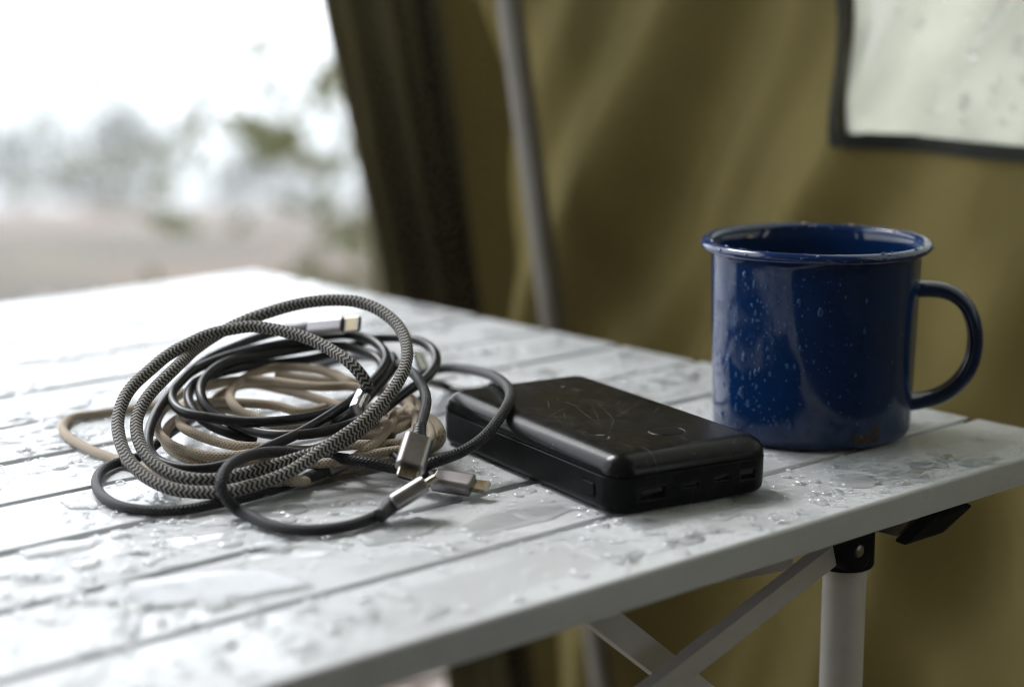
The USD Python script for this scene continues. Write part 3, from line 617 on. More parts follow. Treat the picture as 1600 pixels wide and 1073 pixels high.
# ---------------------------------------------------------------- enamel mug
def build_mug():
    c = MUG
    t = thing('enamel_mug', 'dark blue enamel mug with chipped rim and D-shaped handle', 'mug', (c[0], c[1], TZ), 0)
    def wall(z):
        return .0403 + .0022 * (z / .077)
    outer = [(0, .0012), (.033, .0008), (.0362, .0004)]
    for k in range(1, 9):
        a = -PI / 2 + PI / 2 * k / 8
        outer.append((.0362 + .0042 * math.cos(a), .0046 + .0042 * math.sin(a)))
    for z in np.linspace(.008, .0735, 26): outer.append((wall(z), z))
    outer += [(.0426, .0748), (.0431, .0762), (.0436, .0772)]
    inner = [(.0420, .0775), (.0415, .076), (.0412, .074)]
    for z in np.linspace(.070, .006, 16): inner.append((wall(z) - .0012, z))
    inner += [(.036, .0028), (0, .0022)]
    body = trimesh.creation.revolve(np.array(outer + inner), sections=128)
    bd = obj('body', body, 'blue_enamel', t, smooth=40)
    # rolled rim
    th = np.linspace(0, 2 * PI, 161)
    rc = np.stack([.0442 * np.cos(th), .0442 * np.sin(th), .0775 + .0002 * np.sin(3 * th + 1)], 1)
    ph = np.linspace(0, 2 * PI, 17)[:-1]
    R, Z = .0442 + .0024 * np.cos(ph), .0778 + .0021 * np.sin(ph)
    tor = []
    for q in th[:-1]:
        tor.append(np.stack([R * math.cos(q), R * math.sin(q), Z + .00025 * math.sin(3 * q + 1)], 1))
    tor.append(tor[0])
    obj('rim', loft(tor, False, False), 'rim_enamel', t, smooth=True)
    # handle: rolled strip, roughly in the picture plane
    hd = HANDLE_DIR / np.linalg.norm(HANDLE_DIR)
    side = np.array([-hd[1], hd[0]])
    prof = HANDLE
    c2 = spline([(hd[0] * r, hd[1] * r, z) for r, z in prof], .0012)
    n = len(c2)
    w = np.interp(np.linspace(0, 1, n), [0, .07, .2, .8, .93, 1], [1.25, 1.08, 1, 1, 1.1, 1.3])
    tt = np.gradient(c2, axis=0); tt /= np.linalg.norm(tt, axis=1, keepdims=True)
    sd = np.array([side[0], side[1], 0.])
    nn = np.cross(sd, tt)
    th = np.linspace(0, 2 * PI, 21)[:-1]
    rings = []
    for i in range(n):
        cs, sn = np.cos(th), np.sin(th)
        a = np.sign(cs) * np.abs(cs) ** .8 * .0056 * w[i]      # width
        # the strip's edges are rolled inwards, which leaves a groove on the inner face
        b = np.where(sn > 0, sn * .0034, sn * .0034 + .0016 * np.exp(-(cs / .35) ** 2))
        rings.append(c2[i] + a[:, None] * sd + b[:, None] * -nn[i])
    hm = loft(rings); hm.fix_normals()
    obj('handle', hm, 'blue_enamel', t, smooth=50)
    # chips: thin flakes of bare iron that follow the wall
    def chip(az, z, w, h, seed, r_add=.00012, inside=False):
        rr = np.random.default_rng(seed)
        k = 22
        a = np.linspace(0, 2 * PI, k + 1)[:-1]
        rad = 1 + .22 * np.sin(2 * a + rr.uniform(0, 6)) + .14 * np.sin(3 * a + rr.uniform(0, 6)) + .07 * rr.normal(size=k)
        pts, fs = [], []
        for s in (0, .55, 1):
            for q, ra in zip(a, rad):
                x, y = s * ra * w / 2 * math.cos(q), z + s * ra * h / 2 * math.sin(q)
                if y < .0048:
                    e = min(1, (.0048 - y) / .0042); R = .0362 + .0042 * math.sqrt(max(0, 1 - e * e))
                else:
                    R = wall(y)
                R = (R - .0012 - r_add) if inside else R + r_add * (1 if s < 1 else .15)
                g = az + x / R
                pts.append((R * math.sin(g), -R * math.cos(g), max(y, .0006)))
        for s in range(2):
            for i in range(k):
                j = (i + 1) % k
                fs += [(s * k + i, s * k + j, s * k + k + j), (s * k + i, s * k + k + j, s * k + k + i)]
        m = trimesh.Trimesh(np.array(pts), np.array(fs), process=False)
        return m
    azc = math.atan2(c[0], c[1])      # the wall's nearest point faces the camera at this bearing
    f = lambda px: -azc + math.asin(max(-1, min(1, (px - 1264) / 157)))
    for (px, z, w, h, sd_) in ((1340, .0046, .0085, .0066, 3), (1361, .0056, .0072, .0072, 5)):
        obj('rust_chip', chip(f(px), z, w, h, sd_), 'rusty_iron', t, smooth=True)
    def spot(a, r, s, sd_, z=.0796):
        rr = np.random.default_rng(sd_)
        m = trimesh.creation.icosphere(2, 1); m.vertices *= np.array([s * 1.3, s, s * .22]) * (1 + .2 * rr.normal(size=(len(m.vertices), 1)) * .4)
        m.apply_transform(trimesh.transformations.rotation_matrix(a, [0, 0, 1]))
        return moved(m, (r * math.cos(a), r * math.sin(a), z))
    for a, r, s, z in ((math.radians(125), .0410, .0016, .0755), (math.radians(88), .0440, .0012, .0798), (math.radians(62), .0440, .0010, .0798), (math.radians(33), .0430, .0011, .0796), (math.radians(200), .0452, .0009, .0793), (math.radians(262), .0447, .0010, .0796), (math.radians(300), .0450, .0008, .0794)):
        obj('rim_chip', spot(a, r, s, 4, z), 'scratch_grey' if s < .001 else 'tan_chip', t, smooth=True)
    # rain drops on the wall: small flattened domes and a few runs
    rr = np.random.default_rng(11)
    ms = []
    dome = trimesh.creation.icosphere(2, 1.0)
    for i in range(430):
        px = 1112 + 315 * (rr.beta(1.0, 3.0) if i < 385 else rr.uniform())
        z = rr.uniform(.007, .071)
        s = float(np.clip(rr.lognormal(math.log(.00029), .55), .00016, .0012))
        g = f(px); R = wall(z)
        m = dome.copy(); el = rr.uniform(1.0, 1.5) if s < .0005 else rr.uniform(1.2, 2.0)
        m.vertices = m.vertices * np.array([s, s * .46, s * el])
        if s > .0005:      # tear shape
            m.vertices[:, 0] *= 1 - .35 * (m.vertices[:, 2] / (s * el))
        m.vertices += [0, -R, z]
        m.apply_transform(trimesh.transformations.rotation_matrix(g, [0, 0, 1]))
        ms.append(m)
    for i in range(70):      # beads hanging on the rim
        a = rr.uniform(0, 2 * PI); s = rr.uniform(.0003, .0007); q = rr.uniform(-.2, 2.2)
        m = dome.copy(); m.vertices = m.vertices * np.array([s, s * 1.7, s * .7])
        m.apply_translation([.0442 + .0024 * math.cos(q), 0, .0778 + .0021 * math.sin(q)])
        m.apply_transform(trimesh.transformations.rotation_matrix(a, [0, 0, 1])); ms.append(m)
    obj('water_droplets', cat(*ms), 'light_tinted_drop', t, smooth=True, kind='stuff')
    return t
plain('tan_chip', (.38, .30, .20), .6)
MUG = np.array([.1235, .8075])
HANDLE_DIR = np.array([1.0, -.10])
HANDLE = [(.0400, .0595), (.0440, .0597), (.0520, .0590), (.0592, .0548), (.0638, .0465), (.0650, .0372), (.0630, .0275), (.0575, .0198), (.0510, .0155), (.0440, .0135), (.0400, .0128)]
build_mug()

# ---------------------------------------------------------------- power bank
def build_bank():
    L, W, T, RC, seam = BANK['L'], BANK['W'], BANK['T'], .0095, .0138
    t = thing('power_bank', 'scuffed black power bank with scratched top and a row of ports', 'power bank', (BANK['x'], BANK['y'], TZ + .0003), BANK['rot'])
    # local axes: x along the long side, the port face is at -x, the button face at +y (left of the picture)
    def ring(ins, z, n=10):
        o = rrect(L - 2 * ins, W - 2 * ins, max(RC - ins, .002), n)
        return np.column_stack([o, np.full(len(o), z)])
    lo = []
    for k in range(7):
        a = PI / 2 * k / 6
        lo.append(ring(.0034 * (1 - math.sin(a)) + .0002, .0034 * (1 - math.cos(a))))
    lo += [ring(.0001, .008), ring(.0, seam - .0006), ring(.0005, seam - .0001)]
    lower = to_manifold(loft(lo))
    face_x, face_y = -L / 2, W / 2
    ports = [(.0185, .0068, .0125, .0054), (.0020, .0076, .0088, .0028), (-.0115, .0082, .0072, .0026), (-.0235, .0080, .0078, .0046)]
    cut = []
    for (y, z, w, h) in ports:
        o = rrect(w, h, min(h * .45, .0012) if h < .004 else .0005, 4)
        m = loft([np.column_stack([np.full(len(o), x), o[:, 0] + y, o[:, 1] + z]) for x in (face_x - .002, face_x + .006)])
        cut.append(to_manifold(m))
    low = lower
    for q in cut: low = low - q
    ow = rrect(.0098, .0056, .0016, 5)
    bx = -L / 2 + .0170
    slot = to_manifold(loft([np.column_stack([ow[:, 0] + bx, np.full(len(ow), y), ow[:, 1] + .0074]) for y in (face_y - .0012, face_y + .002)]))
    low = low - slot
    obj('lower_shell', from_manifold(low), 'bank_side', t, smooth=32)
    up = [ring(.0007, seam)]
    up += [ring(.0001, seam + .0004)]
    fr = T - seam - .0004
    for k in range(0, 11):
        a = PI / 2 * k / 10
        up.append(ring(.0088 * (1 - math.cos(a)) + .0001, seam + .0004 + fr * math.sin(a) ** 1.0))
    up.append(ring(.016, T + .00012)); up.append(ring(.024, T + .00016))
    upper = to_manifold(loft(up))
    rx, ry = BANK['ring']
    tor = trimesh.creation.torus(.0068, .00042, 64, 12)
    upper = upper - to_manifold(moved(tor, (rx, ry, T + .00030)))
    obj('upper_shell', from_manifold(upper), 'bank_top', t, smooth=32)
    btn = trimesh.creation.revolve(np.array([(0, -.0004), (.0063, -.0004), (.0064, .0000), (.0060, .00022), (0, .00010)]), sections=64)
    obj('round_button', moved(btn, (rx, ry, T + .00016)), 'bank_top', t, smooth=40)
    ob = rrect(.0090, .0049, .0013, 5)
    obj('side_button', loft([np.column_stack([(ob[:, 0]) * s + bx, np.full(len(ob), y), ob[:, 1] * s + .0074]) for y, s in ((face_y - .0011, 1), (face_y + .00015, 1), (face_y + .0004, .94))]), 'bank_side', t, smooth=40)
    for i, (y, z, w, h) in enumerate(ports):
        # metal liner and tongue inside each opening
        o = rrect(w - .0003, h - .0003, .0004, 3); q = rrect(w - .0010, h - .0010, .0004, 3)
        rings = [np.column_stack([np.full(len(a), x), a[:, 0] + y, a[:, 1] + z]) for a, x in ((o, face_x + .0055), (o, face_x + .0004), (q, face_x + .0004), (q, face_x + .0052))]
        p = obj('port', loft(rings, False, True), 'port_metal', t, smooth=30)
        tz = z + (h * .14 if h > .004 else 0)
        th = .0014 if h > .004 else .0006
        obj('tongue', box(face_x + .0012, face_x + .0054, y - w * .36, y + w * .36, tz - th / 2, tz + th / 2), 'port_dark', p)
    # scratches and smudges: hairline flakes a few hundredths of a millimetre proud
    ca, sa = math.cos(math.radians(-BANK['rot'])), math.sin(math.radians(-BANK['rot']))
    def local(p):
        x, y = p[0] - BANK['x'], p[1] - BANK['y']
        return np.array([x * ca - y * sa, x * sa + y * ca])
    V, F = [], []
    for ln in PATHS['scratch']:
        q = np.array([local(p) for p in ln])
        d = np.r_[0, np.cumsum(np.linalg.norm(np.diff(q, axis=0), axis=1))]
        s = np.linspace(0, d[-1], max(4, int(d[-1] / .0012)))
        q = np.stack([np.interp(s, d, q[:, k]) for k in (0, 1)], 1)
        q[1:-1] += rng.normal(0, .00012, (len(q) - 2, 2))
        tg = np.gradient(q, axis=0); tg /= np.linalg.norm(tg, axis=1, keepdims=True) + 1e-9
        nn = np.stack([-tg[:, 1], tg[:, 0]], 1)
        w = .00003 * np.sin(np.linspace(.3, PI - .1, len(q)))[:, None] * rng.uniform(.6, 1.5)
        b = len(V)
        for i in range(len(q)):
            for sg in (-1, 1):
                e = q[i] + sg * nn[i] * w[i]
                V.append((e[0], e[1], T + .00018 + .00004))
        for i in range(len(q) - 1):
            k = b + 2 * i
            F += [(k, k + 1, k + 3), (k, k + 3, k + 2)]
    obj('scratches', (np.array(V), np.array(F)), 'scratch_grey', t, kind='stuff', label='pale branching scratches across the top')
    ms = []
    for i, p in enumerate(PATHS['smudge'][:4]):
        q = local(p); rr = np.random.default_rng(i)
        k = 14; a = np.linspace(0, 2 * PI, k + 1)[:-1]
        rad = (1 + .35 * rr.normal(size=k)).clip(.35, 1.6)
        al = rr.uniform(0, PI)
        ex, ey = rr.uniform(.0010, .0026), rr.uniform(.0004, .0009)
        x, y = ex * rad * np.cos(a), ey * rad * np.sin(a)
        v = np.column_stack([q[0] + x * math.cos(al) - y * math.sin(al), q[1] + x * math.sin(al) + y * math.cos(al), np.full(k, T + .00021)])
        ms.append(trimesh.Trimesh(np.vstack([v, [q[0], q[1], T + .00023]]), [(j, (j + 1) % k, k) for j in range(k)], process=False))
    obj('scuff_marks', cat(*ms), 'smudge_grey', t, kind='stuff')
    return t
BANK = dict(L=.118, W=.064, T=.0213, x=0, y=0, rot=0, ring=(-.03, .0))
BANK.update(BANK_FIT)
build_bank()

# ---------------------------------------------------------------- cables
def along(a, b):
    d = np.asarray(b, float) - np.asarray(a, float)
    return d / np.linalg.norm(d)

def place(m, origin, x_axis, wide_hint):
    """puts a plug mesh (x along its axis, y wide, z thick) at origin"""
    x = np.asarray(x_axis, float); x = x / np.linalg.norm(x)
    y = np.asarray(wide_hint, float); y = y - x * (x @ y); y /= np.linalg.norm(y)
    z = np.cross(x, y)
    M = np.eye(4); M[:3, 0], M[:3, 1], M[:3, 2], M[:3, 3] = x, y, z, origin
    m = m.copy(); m.apply_transform(M); return m

def make_plug(parent, base, pts, wide, kind, tip_len=None, W=.0106, H=.0062, relief=.0095, r_cable=.0025, mat='plug_aluminium', sub=True):
    """strain relief from pts[0] to pts[1], shell pts[1]-pts[2], tip to pts[3]"""
    p0, p1, p2, p3 = [np.asarray(p) - base for p in pts]
    ax = along(p1, p2); Ls = np.linalg.norm(p2 - p1); Lt = np.linalg.norm(p3 - p2)
    sh = stadium_loft(W, H, H * .42, [(0, .0009), (.0004, .0003), (.0010, 0), (Ls - .0006, 0), (Ls - .0001, .0003), (Ls, .0008)], 8)
    plug = obj('plug_shell', place(sh, p1, ax, wide), mat, parent, smooth=35)
    # relief: round sleeve widening into the shell, ringed
    a0 = along(p0, p1); Lr = max(np.linalg.norm(p1 - p0), .004)
    xs = np.linspace(0, 1, 15)
    rad = np.interp(xs, [0, .55, .75, 1], [r_cable * 1.12, r_cable * 1.2, r_cable * 1.35, min(H * .47, r_cable * 1.7)])
    rad = rad * (1 + .05 * np.cos(xs * 26))
    rl, _ = tube(np.array([p1 - a0 * Lr * (1 - x) + ax * .0006 * x for x in xs]), rad, 20)
    obj('strain_relief', rl, 'strain_rubber', parent, smooth=True)
    if kind == 'c':
        tip = to_manifold(stadium_loft(.0082, .0025, .00122, [(-.001, 0), (Lt - .0003, 0), (Lt, .0003)], 8)) - to_manifold(stadium_loft(.0068, .0014, .0006, [(Lt - .0045, 0), (Lt + .001, 0)], 6))
        tp = obj('plug_tip', place(from_manifold(tip), p2, ax, wide), 'tip_gold', parent, smooth=35)
        obj('tongue', place(moved(trimesh.creation.box([.004, .0056, .0006]), (Lt - .0030, 0, 0)), p2, ax, wide), 'port_dark', tp)
    elif kind == 'l':
        tp = obj('plug_tip', place(stadium_loft(.0066, .0018, .0007, [(-.001, 0), (Lt - .0008, 0), (Lt, .0006)], 6), p2, ax, wide), 'tip_gold', parent, smooth=35)
        for sgn in (-1, 1):
            cs = [moved(trimesh.creation.box([Lt * .5, .00042, .0001]), (Lt * .5, (k - 3.5) * .00068, sgn * .00092)) for k in range(8)]
            obj('contacts', place(cat(*cs), p2, ax, wide), 'contact_gold', tp, kind='stuff')
plain('contact_gold', (.34, .27, .15), .3, 1.0)

def cable(name, label, paths, r, mat, group=None, sides=18, flat=None, step=.0011):
    base = np.array(paths[0]).mean(0); base[2] = TZ
    t = thing(name, label, 'cable', base)
    for p in paths:
        c = spline(p, step) - base
        c[:, 2] = np.maximum(c[:, 2], r + .0003)
        m, uv = tube(c, r, sides, flat)
        obj('cord', m, mat, t, smooth=True, uv=uv)
    return t, base
P = PATHS
t, b = cable('charging_cable', 'thick black and grey zigzag braided cable looped highest over the coiled pile', [P['zigzag']], .0024, 'zigzag_braid', sides=28)
make_plug(t, b, P['zig_plug'], (1, .1, .3), '', W=.0056, H=.0054, r_cable=.0021, mat='plug_silver')
t, b = cable('charging_cable', 'smooth black rubber cable coiled in the pile, its plug pointing at the tent wall', [P['rubber'], P['rubber_b']], .0020, 'black_rubber')
make_plug(t, b, P['rear_plug'], (.15, .45, .9), 'l', W=.0072, H=.0058, r_cable=.0019)
t, b = cable('charging_cable', 'tan woven cable coiled at the bottom of the pile with one loop stretching left', [P['tan'], P['tan_b']], .0019, 'tan_braid')
t, b = cable('charging_cable', 'black braided cable on the slats left of the pile, running under the zigzag cable', [P['left_braid']], .0019, 'black_braid')
make_plug(t, b, P['left_braid_plug'], (.3, -.9, .1), 'c', r_cable=.0019, W=.0076, H=.0060)
t, b = cable('charging_cable', 'black braided cable looping over the front slats and arching over the power bank edge', [P['front_braid']], .0021, 'black_braid')
make_plug(t, b, P['front_plug'], (.0, 1, -.25), 'c', W=.0105, H=.0064, r_cable=.0022)
make_plug(t, b, P['back_plug'], (.2, .9, .2), 'c', W=.0080, H=.0060, r_cable=.0021, mat='plug_silver')
t, b = cable('charging_cable', 'black braided cable hanging down the pile to a silver plug facing the viewer', [P['centre_braid']], .0020, 'black_braid')
make_plug(t, b, P['centre_plug'], (1, .25, -.1), 'c', W=.0112, H=.0064, r_cable=.0021)
t, b = cable('charging_cable', 'black cable ending in a grey plug with flat gold tip pointing at the power bank', [P['side_cable'], P['rear_cable']], .0019, 'black_rubber')
make_plug(t, b, P['side_plug'], (.1, 1, .35), 'l', W=.0098, H=.0058, r_cable=.0024)

# ---------------------------------------------------------------- rain on the table
def uv_world(u, v):
    return np.array([.7376 * u - .6752 * v, .6752 * u + .7376 * v])
def blob(poly, h, step=.0006, edge=.0016):
    """a bead of water over an outline: steep rounded edge, nearly flat middle"""
    poly = poly.buffer(.0004).buffer(-.0004)
    if poly.is_empty or poly.geom_type != 'Polygon': return None
    n = max(10, int(poly.length / step))
    bd = np.array([poly.exterior.interpolate(i / n, normalized=True).coords[0] for i in range(n)])
    pts = [bd]
    for ins in (.12, .35, .7, 1.2, 2.2):
        q = poly.buffer(-edge * ins * .6)
        for gq in getattr(q, 'geoms', [q]):
            if gq.is_empty or gq.area < 1e-8: continue
            k = max(6, int(gq.length / (step * (1 + ins))))
            pts.append(np.array([gq.exterior.interpolate(i / k, normalized=True).coords[0] for i in range(k)]))
    p = np.vstack(pts)
    p = p[np.unique(np.round(p, 6), axis=0, return_index=True)[1]]
    tri = Delaunay(p).simplices
    cen = p[tri].mean(1)
    tri = tri[shapely.contains_xy(poly, cen[:, 0], cen[:, 1])]
    d = shapely.distance(poly.exterior, shapely.points(p))
    e = np.minimum(1, d / edge)
    z = h * np.sqrt(np.maximum(0, 1 - (1 - e) ** 2))
    a = p[tri]
    area = (a[:, 1, 0] - a[:, 0, 0]) * (a[:, 2, 1] - a[:, 0, 1]) - (a[:, 1, 1] - a[:, 0, 1]) * (a[:, 2, 0] - a[:, 0, 0])
    tri[area < 0] = tri[area < 0][:, ::-1]
    tri = tri[np.abs(area) > 1e-13]
    return trimesh.Trimesh(np.column_stack([p, z]), tri, process=False)

PUD_LABELS = [
    'bean-shaped puddle of rain on the slat, in front of the power bank ports',
    'clear oval puddle on the front slat, nearest below the mug chip',
    'small flat puddle near the right end of the front slat, second from the corner',
    'small oval drop of rain lying left of the puddle nearest the table corner',
    'flat oval puddle nearest the right corner of the table',
    'long flat puddle on the slats just left of the near corner of the power bank',
    'round bulging drop on the slat, inside the loop of black braided cable at left',
    'thin long film of water in front of the two crossed plugs',
    'long white-shining streak of water on the second slat at lower left',
    'jagged flat puddle left of the black braided cable, on the fourth slat',
    'small puddle touching the front foot of the power bank corner',
    'narrow puddle on the third slat close to the left edge of the picture',
    'narrow puddle below the front loop of black cable',
    'curved puddle on the front slat, right of the mug base']
for i, (pl, lab) in enumerate(zip(PATHS['puddle'], PUD_LABELS)):
    q = np.array(pl)[:, :2]
    c = q.mean(0)
    s = Polygon(q - c).buffer(.0012).buffer(-.0010)
    # ragged outline
    k = 90
    bd = np.array([s.exterior.interpolate(j / k, normalized=True).coords[0] for j in range(k)])
    nz = meshkit.fbm(np.column_stack([bd * 260, np.full(k, i * 9.1)]), 3, i) - .5
    bd = bd * (1 + .34 * nz[:, None])
    m = blob(Polygon(bd).buffer(0), .0011 if i in (1, 6) else .0007, .0007, .0020)
    if m is None: continue
    o = UsdGeom.Xform  # placed at its own base
    pr = usdkit.mesh(stage, numbered('/World/puddle'), m, MATS['rain_water'], smooth=True)
    UsdGeom.Xformable(pr).AddTranslateOp().Set(Gf.Vec3d(float(c[0]), float(c[1]), TZ + .00045))
    tag(pr.GetPrim(), lab, 'puddle', 'puddles of rain on the table slats')

def drops():
    rr = np.random.default_rng(21)
    ms = []
    edges = [.4270] + [.4790 + .0523 * k for k in range(11)]
    gap = .0034
    # footprint of dry things
    bk = Point(BANK['x'], BANK['y']).buffer(.05)
    def ok(u, v, r):
        for k in range(11):
            if edges[k] + gap / 2 + r < v < edges[k + 1] - gap / 2 - r and u + r < .700:
                w = uv_world(u, v)
                if np.hypot(*(w - MUG)) < .041 + r: return None
                lx, ly = bank_local(w)
                if abs(lx) < BANK['L'] / 2 + r and abs(ly) < BANK['W'] / 2 + r: return None
                if w[1] < .45 or abs(w[0]) > .31 * w[1] + .03: return None
                return w
        return None
    ca, sa = math.cos(math.radians(-BANK['rot'])), math.sin(math.radians(-BANK['rot']))
    def bank_local(p):
        x, y = p[0] - BANK['x'], p[1] - BANK['y']
        return x * ca - y * sa, x * sa + y * ca
    # round beads
    th = np.linspace(0, 2 * PI, 13)[:-1]
    lat = [(1.0, 0.0), (.93, .30), (.72, .62), (.40, .86)]
    tv = np.array([(r * math.cos(a), r * math.sin(a), z) for r, z in lat for a in th] + [(0, 0, 1.0)])
    tf = []
    for s in range(3):
        for i in range(12):
            j = (i + 1) % 12
            tf += [(s * 12 + i, s * 12 + j, s * 12 + 12 + j), (s * 12 + i, s * 12 + 12 + j, s * 12 + 12 + i)]
    tf += [(36 + i, 36 + (i + 1) % 12, 48) for i in range(12)]
    tf = np.array(tf)
    V, F = [], []
    def density(u, v):
        return meshkit.fbm(np.array([[u * 22, v * 22, 3.3]]), 3, 5)[0]
    n = 0
    cand = np.column_stack([rr.uniform(.0, .70, 60000), rr.uniform(.428, 1.0, 60000)])
    dens = meshkit.fbm(np.column_stack([cand * 22, np.full(60000, 3.3)]), 3, 5)
    for (u, v), dn in zip(cand, dens):
        if v > .75 and rr.uniform() < .6: continue
        boost = .9 * math.exp(-((u - .60) / .07) ** 2 - ((v - .452) / .03) ** 2)
        if rr.uniform() > np.clip((dn - .38) * 4, .13, .95) + boost: continue
        r = float(np.clip(rr.lognormal(math.log(.00060), .65), .00022, .0030))
        w = ok(u, v, r)
        if w is None: continue
        el = rr.uniform(.8, 1.25); a0 = rr.uniform(0, PI)
        rad = 1 + .12 * np.sin(2 * th + rr.uniform(0, 6)) + .10 * np.sin(3 * th + rr.uniform(0, 6))
        q = tv.copy(); q[:48, :2] *= np.tile(rad, 4)[:, None]
        q = q * [r * el, r / el, r * rr.uniform(.45, .68)]
        c, s = math.cos(a0), math.sin(a0)
        q = np.column_stack([q[:, 0] * c - q[:, 1] * s + w[0], q[:, 0] * s + q[:, 1] * c + w[1], q[:, 2] + .00035])
        F.append(tf + 49 * n); V.append(q); n += 1
        if n >= 17000: break
    ms.append(trimesh.Trimesh(np.vstack(V), np.vstack(F), process=False))
    # merged, irregular drops
    m2 = 0
    for _ in range(4000):
        u, v = rr.uniform(.0, .70), rr.uniform(.43, .86)
        dn = density(u, v)
        if rr.uniform() > np.clip((dn - .34) * 3, .1, 1): continue
        R = float(np.clip(rr.lognormal(math.log(.0021), .6), .0010, .008))
        w = ok(u, v, R * 1.6)
        if w is None: continue
        a = rr.uniform(0, PI) if rr.uniform() < .4 else math.radians(YAW) + rr.normal(0, .5)
        parts, x = [], np.array([0., 0.])
        for k in range(rr.integers(2, 6)):
            parts.append(Point(*x).buffer(R * rr.uniform(.40, .75), quad_segs=10))
            a += rr.normal(0, .7)
            x = x + R * rr.uniform(.4, .9) * np.array([math.cos(a), math.sin(a)])
        s = shapely.union_all(parts).buffer(R * .55, quad_segs=10).buffer(-R * .40, quad_segs=10)
        if s.geom_type != 'Polygon': continue
        m = blob(s, min(.0008, R * .34), R * .22, R * .75)
        if m is None: continue
        ms.append(moved(m, (w[0], w[1], .00035))); m2 += 1
        if m2 >= 480: break
    m = cat(*ms)
    m = moved(m, (0, 0, TZ))
    obj('rain_droplets', m, 'rain_water', smooth=True, kind='stuff', label='rain beads and drops scattered over the table slats', cat='water drops')
drops()

# ---------------------------------------------------------------- tent
def build_tent():
    t = thing('canvas_tent', 'olive canvas tent wall with clear window, hanging folds and open doorway', 'tent', (0, 0, 0), YAW)
    U = .872
    lean = .187
    VE, WE = .998, 1.05                   # the front flap's plane; where the wall cloth ends behind it
    H = 1.75
    WV, WZ0, WZ1 = .664, TZ + .097, TZ + .62      # window edge nearest the pole, sill, head
    WV1 = .02
    def surf(v, z):
        """wall position u at (v, z): leaning plane with drapes that fan out from the window corner and deep folds by the pole"""
        zz = z - TZ
        u = U - lean * zz
        # drapes: fan from near the window corner down and towards the doorway
        a = (v - .60) + .55 * (zz - .15)
        wob = meshkit.fbm(np.stack([v * 5, zz * 4, 0 * v], -1), 2, 14) * 3.0
        fan = .46 * np.sin(a * 78 + 1.1 * np.sin(zz * 9) + wob) + .70 * np.sin(a * 37 + 2.0 + zz * 3 + .6 * wob)
        env = np.exp(-((v - .80) / .17) ** 2) * np.clip(.6 - zz * .4, .2, 1)
        u = u + .033 * fan * env
        low = np.exp(-((v - .45) / .3) ** 2) * np.clip(.12 - zz, 0, .25) / .25
        u = u + .014 * low * (np.sin(v * 38 + zz * 22) + .6 * np.sin(v * 71 - zz * 12 + 1))
        n = meshkit.fbm(np.stack([v * 9, z * 6, np.zeros_like(v)], -1), 3, 2) - .5
        u = u + .012 * n
        # the cloth is drawn inwards where it passes the pole
        q = np.clip((v - .79) / .12, 0, 1)
        u = u - .032 * q * q * (3 - 2 * q)
        # a slack pocket of cloth behind the pole, at the tent's corner
        k = v + .02 * np.sin(zz * 2.2)
        u = u + FOLD * np.exp(-((k - .980) / .036) ** 2)
        return u
    def sheet(v0, v1, z0, z1, nv, nz, off=0.0, thick=0.0):
        v, z = np.meshgrid(np.linspace(v0, v1, nv), np.linspace(z0, z1, nz), indexing='ij')
        u = surf(v, z) + off
        p = np.stack([u, v, z], -1).reshape(-1, 3)
        i = np.arange(nv - 1)[:, None] * nz + np.arange(nz - 1)[None]; i = i.ravel()
        f = np.vstack([np.stack([i, i + 1, i + nz + 1], 1), np.stack([i, i + nz + 1, i + nz], 1)])
        return trimesh.Trimesh(p, f, process=False)
    # wall around the window: four sheets joined into one canvas
    wall = cat(sheet(WV, WE, .0, H, 330, 150), sheet(WV1, WV, .0, WZ0, 180, 60), sheet(WV1, WV, WZ1, H, 60, 40), sheet(SIDE1, WV1, 0, H, 40, 30), sheet(-2.2, SIDE0, 0, H, 60, 30), sheet(SIDE0, SIDE1, 1.62, H, 20, 6), sheet(SIDE0, SIDE1, 0, .66, 20, 8))
    obj('wall', wall, 'olive_canvas', t, smooth=True)
    win = sheet(WV1, WV, WZ0, WZ1, 110, 90, .004)
    q = win.vertices
    q[:, 0] += .010 * np.exp(-(((q[:, 1] - .585) + .8 * (q[:, 2] - TZ - .17)) / .012) ** 2) * np.clip(1 - np.abs(q[:, 2] - TZ - .17) / .12, 0, 1)
    obj('window', win, 'clear_pvc', t, smooth=True, label='clear plastic window beaded with rain')
    # binding tape round the window
    def strip(vs, zs, w, off):
        c = np.array([(surf(np.array([a]), np.array([b]))[0] + off, a, b) for a, b in zip(vs, zs)])
        m, _ = tube(c, w / 2, 12, flat=(1, 1))
        return m
    k = 60
    def tape(v0, v1, z0, z1, nv, nz):
        a = sheet(v0, v1, z0, z1, nv, nz, -.004); b = sheet(v0, v1, z0, z1, nv, nz, .0055)
        return cat(a, b)
    obj('window_binding', tape(WV - .001, WV + .0055, WZ0 - .0065, WZ1 + .010, 8, 90), 'binding_tape', t, smooth=True)
    obj('window_binding', tape(WV1 - .01, WV - .0012, WZ0 - .0065, WZ0 + .0015, 110, 8), 'binding_tape', t, smooth=True)
    obj('window_binding', tape(WV1 - .01, WV - .0062, WZ1 - .003, WZ1 + .011, 60, 6), 'binding_tape', t, smooth=True)
    rr = np.random.default_rng(5)
    ms = []
    for i in range(260):
        v, z = rr.uniform(.40, .63), rr.uniform(WZ0 + .01, WZ0 + .24)
        if i < 60: v, z = rr.normal(.50, .03), rr.uniform(WZ0 + .02, WZ0 + .2)
        s = rr.uniform(.0010, .0030)
        m = trimesh.creation.icosphere(1, 1); m.vertices *= [s * .4, s, s * rr.uniform(1, 1.6)]
        ms.append(moved(m, (surf(np.array([v]), np.array([z]))[0] + .0045, v, z)))
    obj('window_droplets', cat(*ms), 'rain_water', t, smooth=True, kind='stuff')
    # tent pole beside the folds
    vp = .8605
